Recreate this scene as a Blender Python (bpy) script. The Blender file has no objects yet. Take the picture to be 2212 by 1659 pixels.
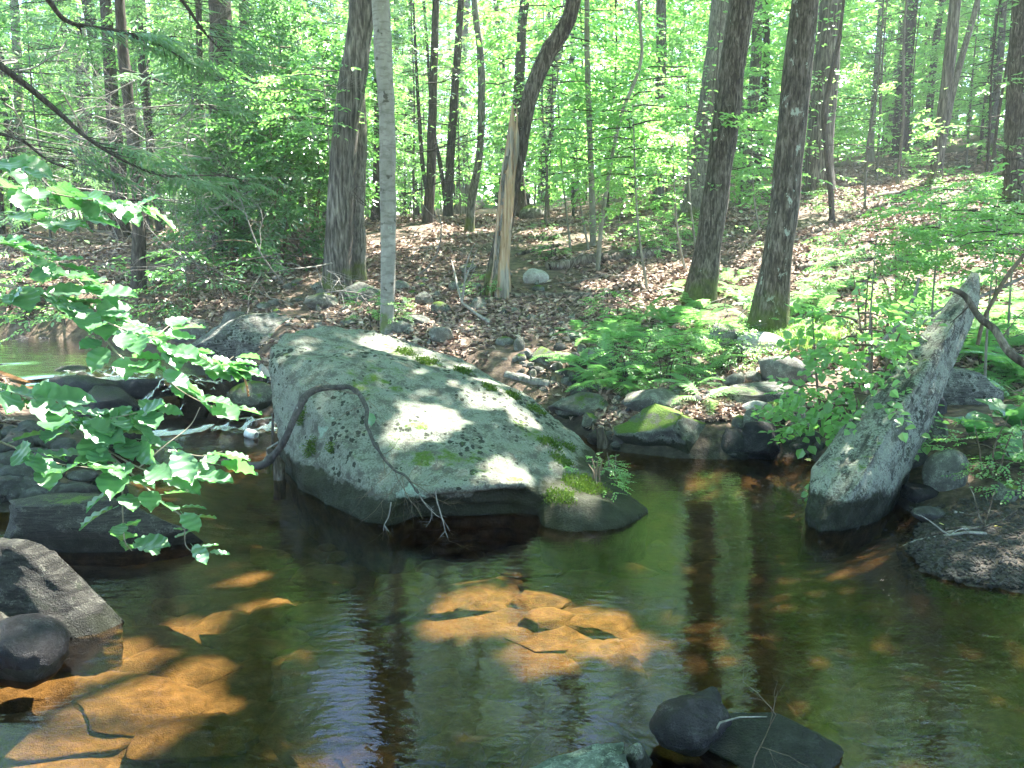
import bpy, bmesh, math, random
import numpy as np
from mathutils import Vector, Matrix

# ------------------------------------------------------------------ camera, world, sun, exposure
scene = bpy.context.scene
C = scene.collection
CAM_Z, PITCH = 1.8, math.radians(10.0)
cam_d = bpy.data.cameras.new('camera')
cam_d.sensor_width = 34.6
cam_d.lens = 28.0
cam_d.clip_start = 0.05
cam_d.clip_end = 600
cam = bpy.data.objects.new('camera', cam_d)
C.objects.link(cam)
cam.location = (0, 0, CAM_Z)
cam.rotation_euler = (math.radians(90) - PITCH, 0, 0)
scene.camera = cam

SUN_EL, SUN_AZ = math.radians(60), math.radians(42)      # azimuth to the right of straight ahead
SUN = np.array([math.sin(SUN_AZ) * math.cos(SUN_EL), math.cos(SUN_AZ) * math.cos(SUN_EL), math.sin(SUN_EL)])
world = bpy.data.worlds.new('World')
scene.world = world
world.use_nodes = True
wn = world.node_tree.nodes
bg = wn.get('Background') or wn.new('ShaderNodeBackground')
sky = wn.new('ShaderNodeTexSky')
sky.sky_type = 'NISHITA'
sky.sun_disc = False
sky.sun_elevation = SUN_EL
sky.sun_rotation = SUN_AZ
sky.air_density = 1.0
sky.dust_density = 0.2
sky.ozone_density = 2.0
bg.inputs['Strength'].default_value = 0.14
world.node_tree.links.new(sky.outputs[0], bg.inputs[0])
wout = [n for n in wn if n.type == 'OUTPUT_WORLD']
wout = wout[0] if wout else wn.new('ShaderNodeOutputWorld')
world.node_tree.links.new(bg.outputs[0], wout.inputs[0])

sun_d = bpy.data.lights.new('sun', 'SUN')
sun_d.energy = 5.0
sun_d.angle = math.radians(0.5)
sun_d.color = (1.0, 0.95, 0.86)
sun = bpy.data.objects.new('sun', sun_d)
C.objects.link(sun)
sun.rotation_euler = Vector(SUN).to_track_quat('Z', 'Y').to_euler()
sun.location = tuple(SUN * 60)

vs = scene.view_settings
vs.view_transform = 'Standard'
vs.look = 'None'
vs.gamma = 1.0
vs.exposure = 3.3
vs.use_curve_mapping = False
scene.render.engine = 'CYCLES'
cy = scene.cycles
cy.use_denoising = True
cy.use_adaptive_sampling = True
cy.adaptive_threshold = 0.008
cy.max_bounces = 8
cy.diffuse_bounces = 4
cy.glossy_bounces = 3
cy.transmission_bounces = 5
cy.transparent_max_bounces = 8
cy.sample_clamp_indirect = 6.0
cy.caustics_reflective = False
cy.caustics_refractive = False

# ------------------------------------------------------------------ helpers
R0 = np.random.default_rng(11)
FPX = 1790.0          # focal length in the 2212 x 1659 picture the measurements were taken in
CP, SP = math.cos(PITCH), math.sin(PITCH)


def ray(u, v):
    a, b = (u - 1106.0) / FPX, -(v - 829.5) / FPX
    return np.array([a, CP + b * SP, -SP + b * CP])


def P(u, v, y):
    d = ray(u, v)
    return np.array([0, 0, CAM_Z]) + d * (y / d[1])


def W(u, v, z=0.0):
    d = ray(u, v)
    return np.array([0, 0, CAM_Z]) + d * ((z - CAM_Z) / d[2])


def G(u, v):
    d = ray(u, v)
    ts = np.concatenate([np.arange(1.5, 16, 0.04), np.arange(16, 90, 0.2)])
    pts = np.array([0, 0, CAM_Z]) + ts[:, None] * d
    below = np.nonzero(pts[:, 2] < H(pts[:, 0], pts[:, 1]))[0]
    return pts[below[0]] if len(below) else pts[-1]


def hash3(ix, iy, iz, seed):
    with np.errstate(over='ignore'):
        h = (ix.astype(np.int64) * 374761393 + iy.astype(np.int64) * 668265263 + iz.astype(np.int64) * 2147483647 + seed * 1274126177) & 0xffffffff
        h = ((h ^ (h >> 13)) * 1274126177) & 0xffffffff
        h = h ^ (h >> 16)
    return (h & 0xffff) / 32767.5 - 1.0


def vnoise(p, scale=1.0, seed=0):
    q = np.asarray(p, float) * scale
    i = np.floor(q)
    f = q - i
    f = f * f * (3 - 2 * f)
    i = i.astype(np.int64)
    out = 0
    for dx in (0, 1):
        for dy in (0, 1):
            for dz in (0, 1):
                w = (f[:, 0] if dx else 1 - f[:, 0]) * (f[:, 1] if dy else 1 - f[:, 1]) * (f[:, 2] if dz else 1 - f[:, 2])
                out = out + w * hash3(i[:, 0] + dx, i[:, 1] + dy, i[:, 2] + dz, seed)
    return out


def fbm(p, scale, seed=0, octs=4):
    a, s, t = 1.0, 0, scale
    for k in range(octs):
        s = s + a * vnoise(p, t, seed + k * 17)
        a *= 0.5
        t *= 2.05
    return s


class MB:
    """collects vertices, faces, material indices and a tint per face; makes one mesh"""

    def __init__(self):
        self.v, self.f, self.m, self.t, self.n, self.s = [], [], [], [], 0, []

    def add(self, verts, faces, mat=0, tint=None, smooth=True):
        verts = np.asarray(verts, float).reshape(-1, 3)
        faces = np.asarray(faces, np.int64)
        self.v.append(verts)
        self.f.append(faces + self.n)
        self.n += len(verts)
        k = len(faces)
        self.m.append(np.full(k, mat, np.int32))
        self.t.append(np.full(k, 0.5) if tint is None else np.broadcast_to(np.asarray(tint, float), (k,)))
        self.s.append(np.full(k, smooth))

    def tube(self, pts, rad, sides=6, mat=0, tint=None, cap=True):
        pts = np.asarray(pts, float)
        n = len(pts)
        rad = np.broadcast_to(np.asarray(rad, float), (n,))
        d = np.gradient(pts, axis=0)
        d /= np.linalg.norm(d, axis=1)[:, None] + 1e-9
        ref = np.array([0.0, 0, 1]) if abs(d[0][2]) < 0.8 else np.array([1.0, 0, 0])
        a = np.cross(d, ref)
        a /= np.linalg.norm(a, axis=1)[:, None] + 1e-9
        b = np.cross(d, a)
        th = np.linspace(0, 2 * math.pi, sides, endpoint=False)
        ring = pts[:, None, :] + rad[:, None, None] * (np.cos(th)[None, :, None] * a[:, None, :] + np.sin(th)[None, :, None] * b[:, None, :])
        i = np.arange(n - 1)[:, None] * sides
        j = np.arange(sides)[None, :]
        j2 = (j + 1) % sides
        q = np.stack([i + j, i + j2, i + sides + j2, i + sides + j], -1).reshape(-1, 4)
        self.add(ring.reshape(-1, 3), q, mat, tint)
        if cap:
            for k, base in ((0, 0), (n - 1, (n - 1) * sides)):
                vv = np.concatenate([ring[k], pts[k][None]])
                self.add(vv, [(x, (x + 1) % sides, sides) for x in range(sides)], mat, tint, False)

    def mesh(self, name, mats):
        me = bpy.data.meshes.new(name)
        v = np.concatenate(self.v)
        tot = np.concatenate([np.full(len(f), f.shape[1], np.int32) for f in self.f])
        loops = np.concatenate([f.reshape(-1) for f in self.f]).astype(np.int32)
        me.vertices.add(len(v))
        me.vertices.foreach_set('co', v.astype(np.float32).ravel())
        me.loops.add(len(loops))
        me.loops.foreach_set('vertex_index', loops)
        me.polygons.add(len(tot))
        start = np.concatenate([[0], np.cumsum(tot)[:-1]]).astype(np.int32)
        me.polygons.foreach_set('loop_start', start)
        me.polygons.foreach_set('material_index', np.concatenate(self.m))
        for m in mats if isinstance(mats, (list, tuple)) else [mats]:
            me.materials.append(m)
        at = me.attributes.new('tint', 'FLOAT', 'FACE')
        at.data.foreach_set('value', np.concatenate(self.t).astype(np.float32))
        me.update(calc_edges=True)
        me.polygons.foreach_set('use_smooth', np.concatenate(self.s))
        me.validate()
        return me


def link(o, parent=None):
    C.objects.link(o)
    if parent is not None:
        o.parent = parent
    return o


def tag(o, label, cat, group=None):
    o['label'] = label
    o['category'] = cat
    if group:
        o['group'] = group
    return o


def ob(name, me, parent=None, loc=None, rot=None, scale=None):
    o = bpy.data.objects.new(name, me)
    link(o, parent)
    if loc is not None:
        o.location = tuple(loc)
    if rot is not None:
        o.rotation_euler = tuple(rot)
    if scale is not None:
        o.scale = (scale,) * 3 if np.isscalar(scale) else tuple(scale)
    return o


def thing(name, label, cat, loc=(0, 0, 0), group=None, rotz=0.0, scale=1.0):
    o = bpy.data.objects.new(name, None)
    o.empty_display_size = 0.1
    link(o)
    o.location = tuple(loc)
    o.rotation_euler = (0, 0, rotz)
    o.scale = (scale,) * 3
    return tag(o, label, cat, group)


def kind(o, k):
    o['kind'] = k
    return o


def spline(pts, n):
    """smooth polyline through the given points (Catmull-Rom), n samples"""
    p = np.asarray(pts, float)
    if len(p) == 2:
        return p[0] + (p[1] - p[0]) * np.linspace(0, 1, n)[:, None]
    q = np.concatenate([[2 * p[0] - p[1]], p, [2 * p[-1] - p[-2]]])
    out = []
    for t in np.linspace(0, len(p) - 1 - 1e-6, n):
        i = int(t)
        f = t - i
        a, b, c, d = q[i], q[i + 1], q[i + 2], q[i + 3]
        out.append(0.5 * (2 * b + (c - a) * f + (2 * a - 5 * b + 4 * c - d) * f * f + (3 * b - a - 3 * c + d) * f ** 3))
    return np.array(out)


# ------------------------------------------------------------------ materials
def nm(name):
    m = bpy.data.materials.new(name)
    m.use_nodes = True
    t = m.node_tree
    t.nodes.clear()
    return m, t, (lambda typ, **kw: _node(t, typ, **kw))


def _node(t, typ, **kw):
    n = t.nodes.new(typ)
    for k, v in kw.items():
        if k.startswith('i_'):
            n.inputs[k[2:].replace('_', ' ')].default_value = v
        else:
            setattr(n, k, v)
    return n


def ramp(t, src, stops, interp='LINEAR'):
    r = t.nodes.new('ShaderNodeValToRGB')
    r.color_ramp.interpolation = interp
    el = r.color_ramp.elements
    while len(el) > 1:
        el.remove(el[-1])
    el[0].position, el[0].color = stops[0][0], col(stops[0][1])
    for p, c in stops[1:]:
        e = el.new(p)
        e.color = col(c)
    t.links.new(src, r.inputs[0])
    return r.outputs[0]


def col(c):
    if np.isscalar(c):
        return (c, c, c, 1)
    return tuple(c) + (1,) if len(c) == 3 else tuple(c)


def mixc(t, fac, a, b, mode='MIX'):
    n = t.nodes.new('ShaderNodeMix')
    n.data_type = 'RGBA'
    n.blend_type = mode
    for s, x in ((n.inputs[0], fac), (n.inputs[6], a), (n.inputs[7], b)):
        if hasattr(x, 'links') or isinstance(x, bpy.types.NodeSocket):
            t.links.new(x, s)
        else:
            s.default_value = x if np.isscalar(x) and s.type == 'VALUE' else col(x)
    return n.outputs[2]


def math_(t, op, a, b=0.0, c=0.0):
    n = t.nodes.new('ShaderNodeMath')
    n.operation = op
    for s, x in zip(n.inputs, (a, b, c)):
        if isinstance(x, bpy.types.NodeSocket):
            t.links.new(x, s)
        else:
            s.default_value = x
    return n.outputs[0]


def noise_(t, co, scale, detail=4, rough=0.55, dist=0.0):
    n = t.nodes.new('ShaderNodeTexNoise')
    n.inputs['Scale'].default_value = scale
    n.inputs['Detail'].default_value = detail
    n.inputs['Roughness'].default_value = rough
    n.inputs['Distortion'].default_value = dist
    t.links.new(co, n.inputs['Vector'])
    return n.outputs['Fac']


def mapping(t, co, scale=(1, 1, 1), rot=(0, 0, 0), loc=(0, 0, 0)):
    n = t.nodes.new('ShaderNodeMapping')
    n.inputs['Scale'].default_value = scale
    n.inputs['Rotation'].default_value = rot
    n.inputs['Location'].default_value = loc
    t.links.new(co, n.inputs['Vector'])
    return n.outputs[0]


def finish(t, color, rough=0.8, height=None, hdist=0.02, hstr=0.6, spec=0.3):
    b = t.nodes.new('ShaderNodeBsdfPrincipled')
    o = t.nodes.new('ShaderNodeOutputMaterial')
    for s, x in ((b.inputs['Base Color'], color), (b.inputs['Roughness'], rough)):
        if isinstance(x, bpy.types.NodeSocket):
            t.links.new(x, s)
        else:
            s.default_value = x if s.type == 'VALUE' else col(x)
    b.inputs['Specular IOR Level'].default_value = spec
    if height is not None:
        bp = t.nodes.new('ShaderNodeBump')
        bp.inputs['Strength'].default_value = hstr
        bp.inputs['Distance'].default_value = hdist
        t.links.new(height, bp.inputs['Height'])
        t.links.new(bp.outputs[0], b.inputs['Normal'])
    t.links.new(b.outputs[0], o.inputs[0])


def leaf_mat(name, dark, light, trans, rough=0.42, spec=0.45):
    m, t, N = nm(name)
    at = N('ShaderNodeAttribute', attribute_name='tint')
    oi = N('ShaderNodeObjectInfo')
    k = math_(t, 'ADD', math_(t, 'MULTIPLY', at.outputs['Fac'], 0.7), math_(t, 'MULTIPLY', oi.outputs['Random'], 0.3))
    c = mixc(t, k, dark, light)
    tc = mixc(t, k, [x * 0.75 for x in trans], [min(1, x * 1.2) for x in trans])
    b = N('ShaderNodeBsdfPrincipled')
    t.links.new(c, b.inputs['Base Color'])
    b.inputs['Roughness'].default_value = rough
    b.inputs['Specular IOR Level'].default_value = spec
    tr = N('ShaderNodeBsdfTranslucent')
    t.links.new(tc, tr.inputs['Color'])
    ad = N('ShaderNodeAddShader')
    t.links.new(b.outputs[0], ad.inputs[0])
    t.links.new(tr.outputs[0], ad.inputs[1])
    o = N('ShaderNodeOutputMaterial')
    t.links.new(ad.outputs[0], o.inputs[0])
    return m


M = {}
M['leaf'] = leaf_mat('broad_leaf', (0.045, 0.10, 0.038), (0.085, 0.155, 0.055), (0.12, 0.27, 0.06))
M['leaf_far'] = leaf_mat('canopy_leaf', (0.045, 0.105, 0.035), (0.095, 0.165, 0.05), (0.16, 0.31, 0.055))
M['leaf_pale'] = leaf_mat('sapling_leaf', (0.055, 0.12, 0.045), (0.095, 0.17, 0.06), (0.14, 0.30, 0.065))
M['leaf_dark'] = leaf_mat('shrub_leaf', (0.03, 0.075, 0.028), (0.05, 0.11, 0.035), (0.06, 0.16, 0.03), 0.33, 0.6)
M['hazel'] = leaf_mat('hazel_leaf', (0.034, 0.088, 0.05), (0.06, 0.118, 0.058), (0.06, 0.18, 0.04), 0.36, 0.8)
M['needle'] = leaf_mat('hemlock_needles', (0.035, 0.075, 0.042), (0.075, 0.125, 0.06), (0.08, 0.16, 0.055), 0.5)
M['fern'] = leaf_mat('fern_frond', (0.055, 0.12, 0.042), (0.095, 0.17, 0.062), (0.13, 0.28, 0.075), 0.5, 0.3)
M['cabbage'] = leaf_mat('cabbage_leaf', (0.04, 0.10, 0.045), (0.06, 0.13, 0.05), (0.06, 0.16, 0.04), 0.35, 0.5)
M['grass'] = leaf_mat('grass_blade', (0.05, 0.11, 0.025), (0.09, 0.16, 0.04), (0.10, 0.20, 0.03), 0.5, 0.3)
M['yellow_leaf'] = leaf_mat('yellow_fallen_leaf', (0.55, 0.45, 0.12), (0.7, 0.6, 0.25), (0.1, 0.08, 0.01), 0.5, 0.4)
M['brown_leaf'] = leaf_mat('brown_dead_leaf', (0.22, 0.09, 0.035), (0.30, 0.13, 0.05), (0.12, 0.04, 0.01), 0.5, 0.4)


def litter_mat():
    m, t, N = nm('leaf_litter')
    at = N('ShaderNodeAttribute', attribute_name='tint')
    c = ramp(t, at.outputs['Fac'], [(0, (0.085, 0.06, 0.046)), (0.35, (0.22, 0.15, 0.115)), (0.7, (0.36, 0.26, 0.20)), (1, (0.52, 0.42, 0.34))])
    finish(t, c, 0.6, spec=0.35)
    return m


M['litter'] = litter_mat()


def bark_mat(name, c_dark, c_mid, c_light, furrow=14, stretch=0.12, lichen=0.0, moss=0.0, knots=False, bump=0.03):
    m, t, N = nm(name)
    tc = N('ShaderNodeTexCoord').outputs['Object']
    co = mapping(t, tc, (1, 1, stretch))
    n1 = noise_(t, co, furrow, 5, 0.62, 0.6)
    n2 = noise_(t, co, furrow * 2.7, 4, 0.6)
    n3 = noise_(t, tc, 1.3, 3)
    h = math_(t, 'ADD', math_(t, 'MULTIPLY', n1, 0.75), math_(t, 'MULTIPLY', n2, 0.25))
    c = ramp(t, h, [(0.36, c_dark), (0.48, c_mid), (0.64, c_light)])
    c = mixc(t, ramp(t, n3, [(0.35, 0.0), (0.7, 0.55)]), c, c_dark, 'MIX')
    if lichen > 0:
        l = noise_(t, mapping(t, tc, (1, 1, 0.6)), 8.0, 6, 0.72)
        lm = ramp(t, l, [(0.66 - 0.07 * lichen, 0.0), (0.69 - 0.07 * lichen, 0.9)])
        c = mixc(t, lm, c, (0.30, 0.34, 0.29))
    if knots:
        l = noise_(t, mapping(t, tc, (1, 1, 1.3)), 7.5, 3, 0.5)
        lm = ramp(t, l, [(0.64, 0.0), (0.69, 0.9)])
        c = mixc(t, lm, c, (0.05, 0.045, 0.035))
        l = noise_(t, mapping(t, tc, (1, 1, 4)), 9.0, 3, 0.5)
        c = mixc(t, ramp(t, l, [(0.53, 0.0), (0.62, 0.55)]), c, (0.11, 0.10, 0.085))
    if moss > 0:
        sp = N('ShaderNodeSeparateXYZ')
        t.links.new(tc, sp.inputs[0])
        z = math_(t, 'ADD', sp.outputs['Z'], math_(t, 'MULTIPLY', math_(t, 'SUBTRACT', noise_(t, tc, 6, 4), 0.5), 1.1))
        mm = ramp(t, math_(t, 'DIVIDE', z, moss), [(0.1, 0.8), (0.8, 0.0)])
        c = mixc(t, mm, c, mixc(t, noise_(t, tc, 30, 3), (0.035, 0.055, 0.012), (0.13, 0.17, 0.03)))
    finish(t, c, 0.85, h, bump, 0.9, 0.2)
    return m


M['oak'] = bark_mat('furrowed_bark', (0.016, 0.014, 0.012), (0.09, 0.082, 0.07), (0.27, 0.25, 0.22), 24, 0.13, 0.0, 0.25, bump=0.05)
M['oak_pale'] = bark_mat('pale_furrowed_bark', (0.035, 0.032, 0.027), (0.13, 0.12, 0.103), (0.28, 0.265, 0.235), 36, 0.2, 0.1, 0.4, bump=0.03)
M['maple'] = bark_mat('dark_scaly_bark', (0.016, 0.013, 0.010), (0.065, 0.054, 0.043), (0.22, 0.195, 0.165), 36, 0.2, 0.15, 0.55, bump=0.05)
M['maple_lichen'] = bark_mat('lichened_bark', (0.018, 0.015, 0.012), (0.075, 0.063, 0.05), (0.23, 0.20, 0.17), 34, 0.2, 0.9, 0.7, bump=0.05)
M['hemlock_bark'] = bark_mat('hemlock_bark', (0.022, 0.018, 0.015), (0.055, 0.047, 0.04), (0.12, 0.105, 0.09), 30, 0.2, 0.1, 0, bump=0.02)
M['smooth'] = bark_mat('smooth_grey_bark', (0.15, 0.145, 0.125), (0.22, 0.212, 0.19), (0.30, 0.29, 0.265), 9, 0.6, 0.2, 0.2, True, bump=0.008)
M['sapling_bark'] = bark_mat('sapling_bark', (0.12, 0.115, 0.09), (0.19, 0.185, 0.15), (0.28, 0.27, 0.22), 12, 0.4, 0.2, 0, bump=0.006)
M['dead'] = bark_mat('dead_twig_bark', (0.10, 0.09, 0.08), (0.21, 0.195, 0.175), (0.36, 0.34, 0.31), 30, 0.5, 0, 0, bump=0.004)
M['log'] = bark_mat('rotting_log_bark', (0.022, 0.017, 0.013), (0.085, 0.068, 0.052), (0.28, 0.245, 0.20), 14, 0.25, 0.2, 0, bump=0.03)
M['twig'] = bark_mat('brown_twig', (0.08, 0.06, 0.04), (0.13, 0.10, 0.07), (0.20, 0.16, 0.12), 40, 0.5, 0, 0, bump=0.003)
M['hazel_twig'] = bark_mat('hazel_twig', (0.17, 0.14, 0.10), (0.26, 0.22, 0.17), (0.36, 0.32, 0.26), 60, 0.5, 0, 0, bump=0.002)


def snag_mat():
    m, t, N = nm('bare_snag_wood')
    tc = N('ShaderNodeTexCoord').outputs['Object']
    n1 = noise_(t, mapping(t, tc, (1, 1, 0.06)), 26, 5, 0.6, 0.3)
    n2 = noise_(t, mapping(t, tc, (1, 1, 0.3)), 4.5, 4, 0.6)
    c = ramp(t, n1, [(0.36, (0.10, 0.06, 0.035)), (0.47, (0.30, 0.20, 0.12)), (0.64, (0.40, 0.31, 0.22))])
    c = mixc(t, ramp(t, n2, [(0.52, 0.0), (0.58, 0.9)]), c, ramp(t, n1, [(0.38, (0.08, 0.07, 0.058)), (0.6, (0.30, 0.28, 0.245))]))
    n3 = noise_(t, mapping(t, tc, (1, 1, 0.35)), 9, 3, 0.5)
    c = mixc(t, ramp(t, n3, [(0.67, 0.0), (0.71, 0.9)]), c, (0.04, 0.03, 0.022))
    finish(t, c, 0.8, n1, 0.02, 0.8, 0.2)
    return m


M['snag'] = snag_mat()


def rock_mat(name, base, lich=(0.40, 0.45, 0.38), lichen=0.5, black=0.3, moss=0.0, wet=None, strata=None, scale=1.0, algae=0.0, rough=0.85, sheet=0.0):
    """grey stone with crusty lichen, black specks, moss on top, a dark wet foot above the waterline"""
    m, t, N = nm(name)
    geo = N('ShaderNodeNewGeometry')
    tc = N('ShaderNodeTexCoord').outputs['Object']
    oi = N('ShaderNodeObjectInfo')
    off = N('ShaderNodeVectorMath', operation='ADD')
    cmb = N('ShaderNodeCombineXYZ')
    t.links.new(math_(t, 'MULTIPLY', oi.outputs['Random'], 37.0), cmb.inputs[0])
    t.links.new(geo.outputs['Position'], off.inputs[0])
    t.links.new(cmb.outputs[0], off.inputs[1])
    co = off.outputs[0]
    big = noise_(t, co, 2.2 * scale, 5, 0.6)
    mid = noise_(t, co, 9 * scale, 5, 0.65, 0.3)
    fin = noise_(t, co, 75 * scale, 4, 0.72)
    b0 = [x * 0.62 for x in base]
    b1 = [min(1, x * 1.35) for x in base]
    c = ramp(t, mid, [(0.32, b0), (0.5, base), (0.68, b1)])
    c = mixc(t, math_(t, 'MULTIPLY', oi.outputs['Random'], 0.35), c, [base[0] * 0.75, base[1] * 0.68, base[2] * 0.58])
    if strata:
        st = noise_(t, mapping(t, tc, strata[0], strata[1]), 1.0, 5, 0.65, 0.2)
        c = mixc(t, ramp(t, st, [(0.43, 0.88), (0.51, 0.0)]), c, [x * 0.25 for x in base])
    if lichen > 0:
        lf = math_(t, 'ADD', math_(t, 'MULTIPLY', mid, 0.6), math_(t, 'MULTIPLY', fin, 0.4))
        lm = ramp(t, lf, [(0.56 - 0.12 * lichen, 0.0), (0.60 - 0.10 * lichen, 0.85)])
        c = mixc(t, lm, c, mixc(t, fin, [x * 0.8 for x in lich], [x * 1.15 for x in lich]))
    if sheet > 0:   # round pale-green crust lichens
        vo = N('ShaderNodeTexVoronoi', i_Scale=1.7 * scale)
        wob = N('ShaderNodeVectorMath', operation='MULTIPLY_ADD')
        nz = N('ShaderNodeTexNoise', i_Scale=14.0)
        t.links.new(co, nz.inputs['Vector'])
        t.links.new(nz.outputs['Color'], wob.inputs[0])
        wob.inputs[1].default_value = (0.10, 0.10, 0.10)
        t.links.new(co, wob.inputs[2])
        t.links.new(wob.outputs[0], vo.inputs['Vector'])
        rnd = N('ShaderNodeSeparateColor')
        t.links.new(vo.outputs['Color'], rnd.inputs[0])
        thr = math_(t, 'MULTIPLY', math_(t, 'SUBTRACT', rnd.outputs[0], 0.35), 0.34 * sheet)
        mk = ramp(t, math_(t, 'SUBTRACT', thr, vo.outputs['Distance']), [(0.0, 0.0), (0.015, 0.85)])
        c = mixc(t, mk, c, mixc(t, fin, (0.23, 0.33, 0.26), (0.31, 0.40, 0.33)))
    if black > 0:
        bw = N('ShaderNodeVectorMath', operation='MULTIPLY_ADD')
        bn = N('ShaderNodeTexNoise', i_Scale=45.0 * scale, i_Detail=3.0)
        t.links.new(co, bn.inputs['Vector'])
        t.links.new(bn.outputs['Color'], bw.inputs[0])
        bw.inputs[1].default_value = (0.03 / scale,) * 3
        t.links.new(co, bw.inputs[2])
        bv = N('ShaderNodeTexVoronoi', i_Scale=24.0 * scale)
        t.links.new(bw.outputs[0], bv.inputs['Vector'])
        bc = N('ShaderNodeSeparateColor')
        t.links.new(bv.outputs['Color'], bc.inputs[0])
        cl_ = ramp(t, math_(t, 'ADD', math_(t, 'MULTIPLY', noise_(t, co, 1.9 * scale, 3, 0.55), 0.7), math_(t, 'MULTIPLY', mid, 0.3)), [(0.60 - 0.33 * black, 0.0), (0.76 - 0.26 * black, 1.0)])
        sz_ = math_(t, 'MULTIPLY', math_(t, 'SUBTRACT', math_(t, 'ADD', bc.outputs[0], cl_), 0.85), 0.75)
        bm = ramp(t, math_(t, 'SUBTRACT', sz_, bv.outputs['Distance']), [(0.0, 0.0), (0.06, 0.93)])
        c = mixc(t, bm, c, (0.022, 0.026, 0.018))
    grain = noise_(t, co, 120 * scale, 3, 0.75)
    c = mixc(t, 1.0, c, ramp(t, math_(t, 'ADD', math_(t, 'MULTIPLY', grain, 0.55), math_(t, 'MULTIPLY', fin, 0.45)), [(0.36, 0.66), (0.5, 0.97), (0.62, 1.2)]), 'MULTIPLY')
    if moss > 0:
        nz = N('ShaderNodeSeparateXYZ')
        t.links.new(geo.outputs['Normal'], nz.inputs[0])
        mf = math_(t, 'ADD', math_(t, 'MULTIPLY', nz.outputs['Z'], 0.30), math_(t, 'ADD', math_(t, 'MULTIPLY', big, 0.55), math_(t, 'ADD', math_(t, 'MULTIPLY', mid, 0.30), math_(t, 'MULTIPLY', fin, 0.20))))
        mm = ramp(t, mf, [(0.88 - 0.22 * moss, 0.0), (0.93 - 0.22 * moss, 1.0)])
        c = mixc(t, mm, c, mixc(t, noise_(t, co, 60, 3), (0.03, 0.06, 0.010), (0.11, 0.17, 0.028)))
        fin = mixc(t, mm, fin, noise_(t, co, 90, 2))
    r = rough
    if wet is not None:
        ps = N('ShaderNodeSeparateXYZ')
        t.links.new(geo.outputs['Position'], ps.inputs[0])
        wz = math_(t, 'ADD', ps.outputs['Z'], math_(t, 'MULTIPLY', math_(t, 'SUBTRACT', math_(t, 'ADD', math_(t, 'MULTIPLY', big, .5), math_(t, 'MULTIPLY', mid, .5)), 0.5), -wet * 2.2))
        wm = ramp(t, math_(t, 'DIVIDE', wz, wet), [(0.86, 1.0), (1.0, 0.0)])
        dark = ramp(t, math_(t, 'ADD', math_(t, 'MULTIPLY', mid, 0.5), math_(t, 'MULTIPLY', fin, 0.5)), [(0.40, (0.004, 0.0045, 0.004)), (0.52, (0.014, 0.015, 0.0125)), (0.64, (0.045, 0.046, 0.042))])
        if algae > 0:
            dark = mixc(t, math_(t, 'MULTIPLY', big, algae), dark, (0.03, 0.036, 0.011))
        c = mixc(t, wm, c, dark)
        r = ramp(t, wm, [(0, rough), (1, max(0.4, rough - 0.3))])
        # under water the stones carry a brown film
        um = ramp(t, math_(t, 'ADD', ps.outputs['Z'], 0.5), [(0.46, 1.0), (0.5, 0.0)])
        c = mixc(t, um, c, ramp(t, mid, [(0.3, (0.05, 0.04, 0.025)), (0.5, (0.105, 0.082, 0.05)), (0.7, (0.18, 0.142, 0.088))]))
    h = math_(t, 'ADD', math_(t, 'MULTIPLY', mid, 0.5), math_(t, 'MULTIPLY', fin, 0.5))
    finish(t, c, r, h, 0.035, 0.9, 0.16)
    return m


M['boulder'] = rock_mat('lichened_boulder_stone', (0.135, 0.14, 0.116), (0.205, 0.226, 0.185), 0.8, 0.56, 0.13, 0.20, None, 1.0, 0.9, 0.85, 1.1)
M['slab'] = rock_mat('leaning_slab_stone', (0.15, 0.155, 0.135), (0.24, 0.26, 0.215), 0.75, 0.34, 0.10, 0.20, ((1.0, 30, 30), (0, 0, 0)), 1.0, 0.5, 0.85, 0.3)
M['rock'] = rock_mat('grey_bank_stone', (0.14, 0.14, 0.125), (0.24, 0.26, 0.215), 0.35, 0.2, 0.25, 0.08, None, 1.5, 0.5)
M['rock_mossy'] = rock_mat('mossy_stone', (0.11, 0.112, 0.10), (0.20, 0.225, 0.18), 0.4, 0.4, 0.72, 0.13, None, 1.4, 0.8)
M['rock_wet'] = rock_mat('wet_dark_stone', (0.026, 0.025, 0.027), (0.05, 0.05, 0.05), 0.05, 0.25, 0.0, 0.06, None, 1.6, 0.3, 0.27)
M['rock_pale'] = rock_mat('pale_dry_stone', (0.40, 0.39, 0.37), (0.52, 0.52, 0.48), 0.25, 0.05, 0.0, 0.06, None, 1.5)
M['rock_layer'] = rock_mat('layered_ledge_stone', (0.15, 0.153, 0.138), (0.25, 0.265, 0.23), 0.35, 0.45, 0.15, 0.08, ((3, 3, 38), (0.12, 0.05, 0)), 1.2, 0.4)
M['bed'] = rock_mat('stream_bed_stone', (0.16, 0.13, 0.085), (0.22, 0.18, 0.12), 0.15, 0.1, 0.0, 0.03, None, 1.6)
M['cobble'] = rock_mat('grey_cobble', (0.075, 0.075, 0.072), (0.12, 0.125, 0.115), 0.15, 0.1, 0.0, 0.04, None, 2.0)


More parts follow.
